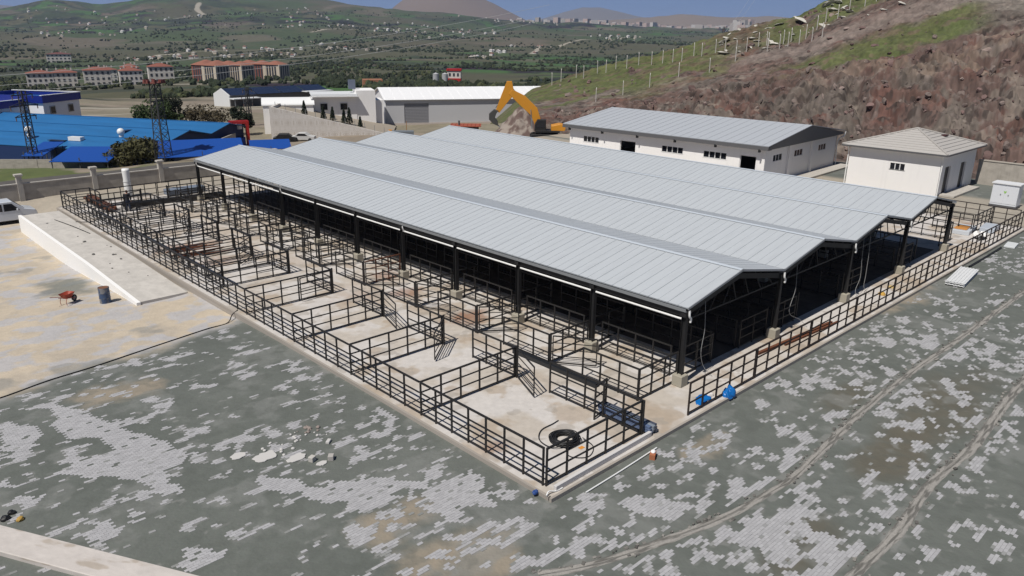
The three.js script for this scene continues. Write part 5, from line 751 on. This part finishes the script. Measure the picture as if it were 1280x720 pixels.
{ const v = thing('parked_car', 'dark hatchback car parked below the retaining wall', 'car', [37.6, landY(37.6, -106.2), -106.2], -0.6); part('body', ext([[-1.9, 0.3], [-1.95, 0.8], [-1.5, 0.95], [-1.0, 1.42], [0.5, 1.42], [1.1, 0.95], [1.9, 0.8], [1.95, 0.3]], 1.5, 0.05).translate(0, 0, -0.75), black, v); part('windows', ext([[-1.3, 0.95], [-0.9, 1.35], [0.42, 1.35], [0.92, 0.95]], 1.64).translate(0, 0, -0.82), glassDark, v); for (const x of [-1.2, 1.2]) for (const z of [-0.7, 0.7]) part('wheel', cyl(0.3, 0.3, 0.2, 16).rotateX(Math.PI / 2).translate(x, 0.3, z - 0.1), black, v); }
{ const v = thing('parked_car', 'white saloon car parked beside the dark hatchback', 'car', [40.2, landY(40.2, -104.6), -104.6], -0.75); part('body', ext([[-1.9, 0.3], [-1.95, 0.8], [-1.4, 0.92], [-0.8, 1.4], [0.4, 1.4], [1.0, 0.95], [1.9, 0.8], [1.95, 0.3]], 1.5, 0.05).translate(0, 0, -0.75), mat(0.5, 0.5, 0.5, 0.4), v); part('windows', ext([[-1.1, 0.95], [-0.75, 1.33], [0.35, 1.33], [0.82, 0.95]], 1.64).translate(0, 0, -0.82), glassDark, v); for (const x of [-1.2, 1.2]) for (const z of [-0.7, 0.7]) part('wheel', cyl(0.3, 0.3, 0.2, 16).rotateX(Math.PI / 2).translate(x, 0.3, z - 0.1), black, v); }
{ const c = thing('site_container', 'grey steel container with orange end behind the shed roofs', 'container', [47, landY(47, -85), -85], -0.6); part('box', B(3.4, 1.7, 1.6, 0, 0.95, 0), mat(0.16, 0.18, 0.2, 0.6), c); part('end_panel', B(0.5, 1.9, 1.7, -2.0, 1.0, 0), mat(0.45, 0.2, 0.03, 0.6), c); part('pole', B(0.1, 3.2, 0.1, 0.6, 1.6, -0.9), mat(0.3, 0.15, 0.05, 0.6), c); }
// ------------------------------------------------------------ the person at the far end
{
  const J = { hip: [0, 0.93, 0], chest: [0, 1.3, 0.02], neck: [0, 1.47, 0.02], head: [0, 1.62, 0.04] };
  const cap = (p, a, b, ra, rb) => { const ab = [b[0] - a[0], b[1] - a[1], b[2] - a[2]], ap = [p[0] - a[0], p[1] - a[1], p[2] - a[2]], t = Math.min(1, Math.max(0, (ab[0] * ap[0] + ab[1] * ap[1] + ab[2] * ap[2]) / (ab[0] ** 2 + ab[1] ** 2 + ab[2] ** 2))); return Math.hypot(ap[0] - ab[0] * t, ap[1] - ab[1] * t, ap[2] - ab[2] * t) - mix(ra, rb, t); };
  const legs = [], arms = []; for (const s of [-1, 1]) { legs.push([[s * 0.09, 0.92, 0], [s * 0.11, 0.5, 0.02], 0.095, 0.062], [[s * 0.11, 0.5, 0.02], [s * 0.12, 0.08, -0.01], 0.06, 0.042], [[s * 0.12, 0.05, -0.03], [s * 0.14, 0.035, 0.15], 0.045, 0.04]); arms.push([[s * 0.19, 1.4, 0], [s * 0.26, 1.12, 0.0], 0.055, 0.045], [[s * 0.26, 1.12, 0], [s * 0.24, 0.9, 0.12], 0.042, 0.032], [[s * 0.24, 0.88, 0.13], [s * 0.235, 0.8, 0.17], 0.03, 0.026]); for (let f = 0; f < 4; f++) arms.push([[s * 0.235, 0.8, 0.15 + f * 0.018], [s * 0.235, 0.735 + 0.006 * Math.abs(f - 1.5), 0.165 + f * 0.02], 0.009, 0.008]); arms.push([[s * 0.23, 0.85, 0.15], [s * 0.205, 0.79, 0.19], 0.011, 0.009]); }
  const torso = [[[0, 0.95, 0], [0, 1.2, 0.01], 0.135, 0.13], [[0, 1.2, 0.01], [0, 1.36, 0], 0.13, 0.15], [[-0.13, 1.4, 0], [0.13, 1.4, 0], 0.075, 0.075], [[0, 1.4, 0.01], [0, 1.54, 0.03], 0.06, 0.055]];
  const head = [[[0, 1.62, 0.03], [0, 1.67, 0.02], 0.085, 0.095], [[0, 1.56, 0.06], [0, 1.6, 0.06], 0.06, 0.07], [[0, 1.615, 0.12], [0, 1.6, 0.135], 0.014, 0.014]];
  const mesh = (sets, infl, y0, y1, res) => {
    const mc = new MarchingCubes(res, steel, false, false, 60000), S = 1.0; mc.isolation = 0; const f = (x, y, z) => { let d = 1e9; for (const [a, b, ra, rb] of sets) { const q = cap([x, y, z], a, b, ra, rb), k = 0.035, h = Math.max(0, k - Math.abs(d - q)) / k; d = Math.min(d, q) - h * h * k * 0.25; } return Math.max(d - infl, y0 - y, y - y1); };
    for (let k = 0; k < res; k++) for (let j = 0; j < res; j++) for (let i = 0; i < res; i++) { const x = (2 * i / res - 1) * S, y = (2 * j / res - 1) * S + 0.9, z = (2 * k / res - 1) * S; mc.field[k * res * res + j * res + i] = -f(x, y, z); }
    mc.update(); const n = mc.count, g = new THREE.BufferGeometry(); g.setAttribute('position', new THREE.BufferAttribute(mc.positionArray.slice(0, n * 3), 3)); g.setAttribute('normal', new THREE.BufferAttribute(mc.normalArray.slice(0, n * 3), 3)); g.translate(0, 0.9, 0); return g;
  };
  const p = thing('person', 'person in dark jacket and blue trousers standing by far fence', 'person', [-6.2, 0.01, -49.4], 2.6);
  part('body', mesh([...legs, ...arms, ...torso, ...head], 0, -1, 3, 110), mat(0.36, 0.2, 0.14, 0.7), p);
  part('jacket', mesh([...torso.slice(0, 3), ...arms.filter((_, i) => i % 8 < 2)], 0.018, 0.86, 1.47, 96), mat(0.014, 0.015, 0.02, 0.85), p); part('trousers', mesh([...legs.filter((_, i) => i % 3 < 2), torso[0]], 0.014, 0.07, 0.98, 96), mat(0.02, 0.03, 0.06, 0.85), p);
  const hair = new THREE.SphereGeometry(0.104, 18, 12, 0, 6.3, 0, 1.6); hair.scale(0.95, 1, 1.05); hair.rotateX(-0.35); hair.translate(0, 1.655, 0.005); part('hair', hair, black, p); for (const s of [-1, 1]) { part('shoe', new RoundedBoxGeometry(0.1, 0.09, 0.28, 2, 0.035).translate(s * 0.13, 0.045, 0.05), black, p); part('eye', new THREE.SphereGeometry(0.012, 8, 6).translate(s * 0.032, 1.64, 0.115), black, p); part('ear', new THREE.SphereGeometry(0.025, 8, 6).translate(s * 0.1, 1.62, 0.02), mat(0.36, 0.2, 0.14, 0.7), p); } part('mouth', B(0.045, 0.008, 0.01, 0, 1.568, 0.125), mat(0.25, 0.08, 0.07, 0.7), p);
}
// ------------------------------------------------------------ concrete fence posts on the hill
{
  const pm = mat(0.48, 0.46, 0.43, 0.9), g0 = M([B(0.1, 2.1, 0.1, 0, 1.05, 0), bar([0, 2.08, 0], [0.24, 2.4, 0], 0.085)]), mk = (s, t, leg) => { const q = hillPoint(s, t); const o = thing('fence_post', leg ? 'pale concrete corner post with slanting strut on the hill' : 'pale concrete fence post with bent top on the hill', 'post', [q[0], q[1] - 0.1, q[2]], rnd(-0.2, 0.2) + 0.7, leg ? 'strutted hill posts' : 'fence posts on the hill'); part('shaft', g0, pm, o); if (leg) part('strut', bar([1.0, 0, 0], [0.05, 1.6, 0], 0.11), pm, o); };
  for (let i = 0; i < 26; i++) { const s = 690 + i * 13.5 + rnd(-3, 3); mk(s, 0.92 - 0.28 * ss(700, 1050, s) + rnd(-0.02, 0.02), i % 8 === 3); }
  for (let i = 0; i < 14; i++) { const s = 960 + i * 15 + rnd(-4, 4); mk(s, 0.7 + 0.1 * i / 14 + rnd(-0.02, 0.02), i % 7 === 4); }
  for (let i = 0; i < 7; i++) { const s = 740 + i * 36 + rnd(-4, 4); mk(s, 0.45 + 0.03 * i, false); }
}
// ------------------------------------------------------------ towns and villages across the valley
function ontoLand(x, z) { return landY(x, z) - 0.4; }
const winM = mat(0.05, 0.05, 0.06, 0.4);
function block(x, z, w, d, h, turn, wallM, roofM, label, group, nx, ny, cat = 'building') {
  const b = thing('apartment_block', label, cat, [x, ontoLand(x, z), z], turn, group); part('wall', B(w, h, d, 0, h / 2, 0), wallM, b);
  const g = new THREE.CylinderGeometry(0.12, 0.7071, 1, 4); g.rotateY(Math.PI / 4); g.scale(w * 1.06, h * 0.2, d * 1.12); g.translate(0, h * 1.1, 0); const rf = part('roof', g, roofM, b); for (const s of [-0.25, 0.1, 0.3]) part('chimney', B(1.0, 1.6, 1.0, s * w, h * 1.22, 0), wallM, rf);
  for (let i = 0; i < nx; i++) for (let j = 0; j < ny; j++) for (const s of [1]) part('window', B(w / nx * 0.42, h / ny * 0.5, 0.3, (-0.5 + (i + 0.5) / nx) * w, (j + 0.5) / ny * h, s * d / 2), winM, b); for (let i = 0; i < 2; i++) for (let j = 0; j < ny; j++) part('window', B(0.3, h / ny * 0.5, d * 0.2, w / 2, (j + 0.5) / ny * h, (-0.25 + 0.5 * i) * d), winM, b); return b;
}
const plaster = mat(0.62, 0.58, 0.54, 0.9), cream = mat(0.5, 0.44, 0.36, 0.9), redRoof = mat(0.22, 0.075, 0.052, 0.9), redWall = mat(0.26, 0.09, 0.06, 0.9);
[[146, -665, 18, 11], [167, -655, 19, 12], [182, -625, 16, 11], [216, -800, 20, 12], [203, -690, 14, 13.5], [228, -690, 20, 13.5], [124, -640, 17, 10]].forEach(([x, z, w, h], i) => block(x, z, w, 12, h, -0.25, plaster, redRoof, 'white apartment block with red hipped roof across the valley', 'white apartment blocks', 5, 3));
block(348, -1475, 36, 18, 14, -0.3, plaster, mat(0.13, 0.05, 0.045, 0.9), 'lone white block with dark red roof above the apartment rows', undefined, 6, 3);
{ let rn = 0; const redBlk = (x, z, len, turn) => { const b = thing('apartment_row', `${ORD[rn++]} long red apartment row counted from the white apartment blocks`, 'building', [x, ontoLand(x, z), z], turn, 'red apartment rows'); const n = Math.round(len / 14); for (let k = 0; k < n; k++) { part('section', B(13.6, 12.5, 13, -k * 14, 6.25, 0), k ? redWall : cream, b); const g = new THREE.CylinderGeometry(0.1, 0.7071, 1, 4); g.rotateY(Math.PI / 4); g.scale(15, 3, 14.6); g.translate(-k * 14, 14, 0); part('roof', g, mat(0.26, 0.105, 0.07, 0.9), b); part('stair_tower', B(3, 12.7, 13.4, -k * 14 + 6.9, 6.3, 0), cream, b); for (let i = 0; i < 4; i++) part('window', B(1.6, 11, 0.3, -k * 14 - 4 + i * 2.7, 6.2, 6.55), winM, b); } for (let i = 0; i < 4; i++) part('window', B(0.3, 11, 1.5, 7.0 + 1.35, 6.2, -4.2 + i * 2.8), winM, b); };
  redBlk(240, -604, 28, -1.3); redBlk(262, -606, 56, -1.3); redBlk(292, -604, 42, -1.15); }
{ // roofs with solar panels in the middle ground
  const b = thing('solar_hall', 'long dark hall with solar panel roof in the middle distance', 'building', [75, -9.0, -209.5], 0.05); part('wall', B(34, 4.2, 10, 17, 2.1, -6), darkGrey, b); for (let i = 0; i < 4; i++) { const g = new THREE.BoxGeometry(8.2, 0.15, 6.4); g.rotateX(0.25); g.translate(4.2 + i * 8.6, 5.0, -3.6); const r = part('solar_roof', g, mat(0.012, 0.018, 0.045, 0.25), b); } part('gable_end', ext([[-11, 0], [-1, 0], [-1, 4.2], [-6, 6], [-11, 4.2]], 0.3).rotateY(-Math.PI / 2).translate(-0.1, 0, 0), whiteMetal, b); const aw = part('awning', B(9, 0.25, 3.4, 3.5, 3.4, 1.2), whiteMetal, b); for (let i = 0; i < 4; i++) part('post', B(0.2, 3.3, 0.2, -0.5 + i * 2.7, 1.65, 2.6), greyMetal, aw); part('light_panel', B(10, 0.2, 3, 29, 4.4, 0.8), whiteMetal, b); }
{ // red and white house with silos
  const b = thing('red_white_house', 'white house with red top and base beyond the warehouse roof', 'building', [352, ontoLand(352, -442) + 1, -442], -0.78); part('wall', B(10, 5.5, 8, 0, 5.2, 0), plaster, b); part('base', B(11, 2.8, 9, -0.5, 1.2, 0), redPaint, b); part('roof', B(11, 1.4, 9, 0, 8.6, 0), redPaint, b); for (const x of [-3, 0, 3]) part('window', B(1.4, 2.2, 0.3, x, 5.2, 4), winM, b); for (const [x, z] of [[314, -416], [318, -411]]) { const s = thing('silo', 'grey cylindrical silo beside the red and white house', 'silo', [x, ontoLand(x, z) + 1, z], 0, 'silos'); part('shell', cyl(2.1, 2.1, 6.5, 16), mat(0.4, 0.4, 0.41, 0.5), s); part('cap', new THREE.ConeGeometry(2.2, 1, 16).translate(0, 7, 0), mat(0.4, 0.4, 0.41, 0.5), s); } single('house', M([B(11, 5, 8, 0, 2.5, 0)]), mat(0.36, 0.16, 0.09, 0.9), 'orange brown house behind the low white office', 'house', [230, ontoLand(230, -368), -368], -0.5); }
{
  const V = [[1022, -4236], [976, -3703], [1190, -3722], [1209, -3445], [1008, -3010], [1894, -3682], [1890, -3555], [1435, -2907], [1653, -3054], [1450, -2599], [1546, -2652], [1130, -1993], [834, -1583], [707, -1427], [978, -1639], [970, -1539], [1990, -2844], [1732, -2531], [1667, -2314], [1703, -2165], [1866, -2267], [2243, -2562], [2825, -3128], [3030, -3223], [2950, -3045], [3014, -3020], [3199, -2902], [2327, -1851], [2215, -1727], [993, -1118], [1513, -1489], [1175, -1217], [653, -1485], [643, -1613], [511, -1511], [525, -1490], [731, -2730], [786, -2882], [754, -1666], [852, -4072], [1019, -4501]];
  const hs = []; for (const [m, r] of [[plaster, mat(0.22, 0.11, 0.085, 0.9)], [mat(0.7, 0.68, 0.66, 0.9), mat(0.5, 0.48, 0.47, 0.9)], [cream, mat(0.36, 0.33, 0.3, 0.9)]]) hs.push([m, r]);
  const wall = B(1, 0.62, 0.75, 0, 0.31, 0), roof = (() => { const g = new THREE.CylinderGeometry(0.06, 0.74, 0.3, 4); g.rotateY(Math.PI / 4); g.scale(1.08, 1, 0.85); g.translate(0, 0.77, 0); return g; })();
  const cells = new Set(); let n = 0;
  for (const [cx, cz] of V) { const d = Math.hypot(cx - OX, cz - OZ), k = 4 + Math.floor(rnd(0, 5)); for (let i = 0; i < k; i++) { const sp = d * 0.022, x = cx + rnd(-sp, sp) * 2.2, z = cz + rnd(-sp, sp) * 1.5, [m, r] = hs[Math.floor(rnd(0, 3))], s = rnd(4, 8) * (d > 2500 ? 1.35 : 1); const o = thing('village_house', 'small pale house in the villages across the valley', 'house', [x, ontoLand(x, z), z], rnd(0, 3), 'village houses'); o.scale.setScalar(s); part('wall', wall, m, o); part('roof', roof, r, o); n++; } }
  // town blocks on the horizon
  const tm = [mat(0.5, 0.47, 0.45, 0.9), mat(0.4, 0.36, 0.34, 0.9), mat(0.46, 0.36, 0.33, 0.9)];
  for (let i = 0; i < 120; i++) { const b = (44 + 15 * i / 120 + rnd(-0.2, 0.2)) * Math.PI / 180, d = rnd(5000, 6300), x = OX + d * Math.sin(b), z = OZ - d * Math.cos(b), o = single('town_block', B(1, 1, 1, 0, 0.5, 0), tm[i % 3], 'pale apartment block in the far town below the horizon', 'building', [x, ontoLand(x, z), z], rnd(0, 3), 'far town blocks'); o.scale.set(rnd(30, 60), rnd(16, 34), rnd(20, 40)); }
  for (let i = 0; i < 44; i++) { const b = (58.8 + 4.6 * rnd()) * Math.PI / 180, d = rnd(3900, 4900), x = OX + d * Math.sin(b), z = OZ - d * Math.cos(b), o = single('town_block', B(1, 1, 1, 0, 0.5, 0), tm[i % 3], 'tall pale tower block of the nearer town beside the hill', 'building', [x, ontoLand(x, z), z], rnd(0, 3), 'nearer town towers'); o.scale.set(rnd(22, 40), rnd(30, 62), rnd(20, 30)); }
}
// ------------------------------------------------------------ trees and scrub across the valley
{
  const g = new THREE.IcosahedronGeometry(1, 2), q = g.attributes.position; for (let i = 0; i < q.count; i++) { const v = new THREE.Vector3().fromBufferAttribute(q, i), k = 0.6 + 0.75 * noise(v.x * 2.6 + 5 + v.y, v.z * 2.6 + v.y * 1.9); q.setXYZ(i, v.x * k, v.y * k, v.z * k); } g.computeVertexNormals();
  const L = []; let guard = 0; while (L.length < 21000 && guard++ < 400000) { const b = rnd(-6, 78) * Math.PI / 180, d = 215 * Math.exp(rnd() * Math.log(4200 / 215)), x = OX + d * Math.sin(b), z = OZ - d * Math.cos(b); const f = fbm(x / 55, z / 55 + 7, 4) * 0.6 + fbm(x / 210 + 3, z / 210, 3) * 0.4; if (f < 0.5 + 0.06 * rnd()) continue; if (d < 340 && b > 0.22 && b < 0.62) continue; if (x > 60 && x < 115 && z < -195 && z > -235) continue; if (d > 430 && d < 760 && b > 0.15 && b < 0.52 && rnd() < 0.9) continue; if (d < 430 && b > 0.15 && b < 0.5 && rnd() < 0.45) continue; L.push([x, z, d]); }
  const im = new THREE.InstancedMesh(g, mat(1, 1, 1, 1), L.length), o = new THREE.Object3D(); L.forEach(([x, z, d], i) => { const s = (1.1 + 2.0 * rnd() * rnd()) * (d < 350 ? 0.9 : d > 1800 ? 1.35 : 1); o.position.set(x, landY(x, z) + s * 0.5, z); o.scale.set(s * rnd(0.8, 1.3), s * rnd(0.8, 1.3), s * rnd(0.8, 1.3)); o.rotation.set(0, rnd(0, 6), 0); o.updateMatrix(); im.setMatrixAt(i, o.matrix); const k = rnd(0.6, 1.3); im.setColorAt(i, rnd() < 0.75 ? lin(0.024 * k, 0.034 * k, 0.016 * k) : lin(0.05 * k, 0.058 * k, 0.024 * k)); });
  im.name = 'valley_woods'; im.userData = { kind: 'stuff', label: 'dark trees and scrub covering the valley floor', category: 'woods' }; sh(im); scene.add(im);
}
renderer.render(scene, camera);
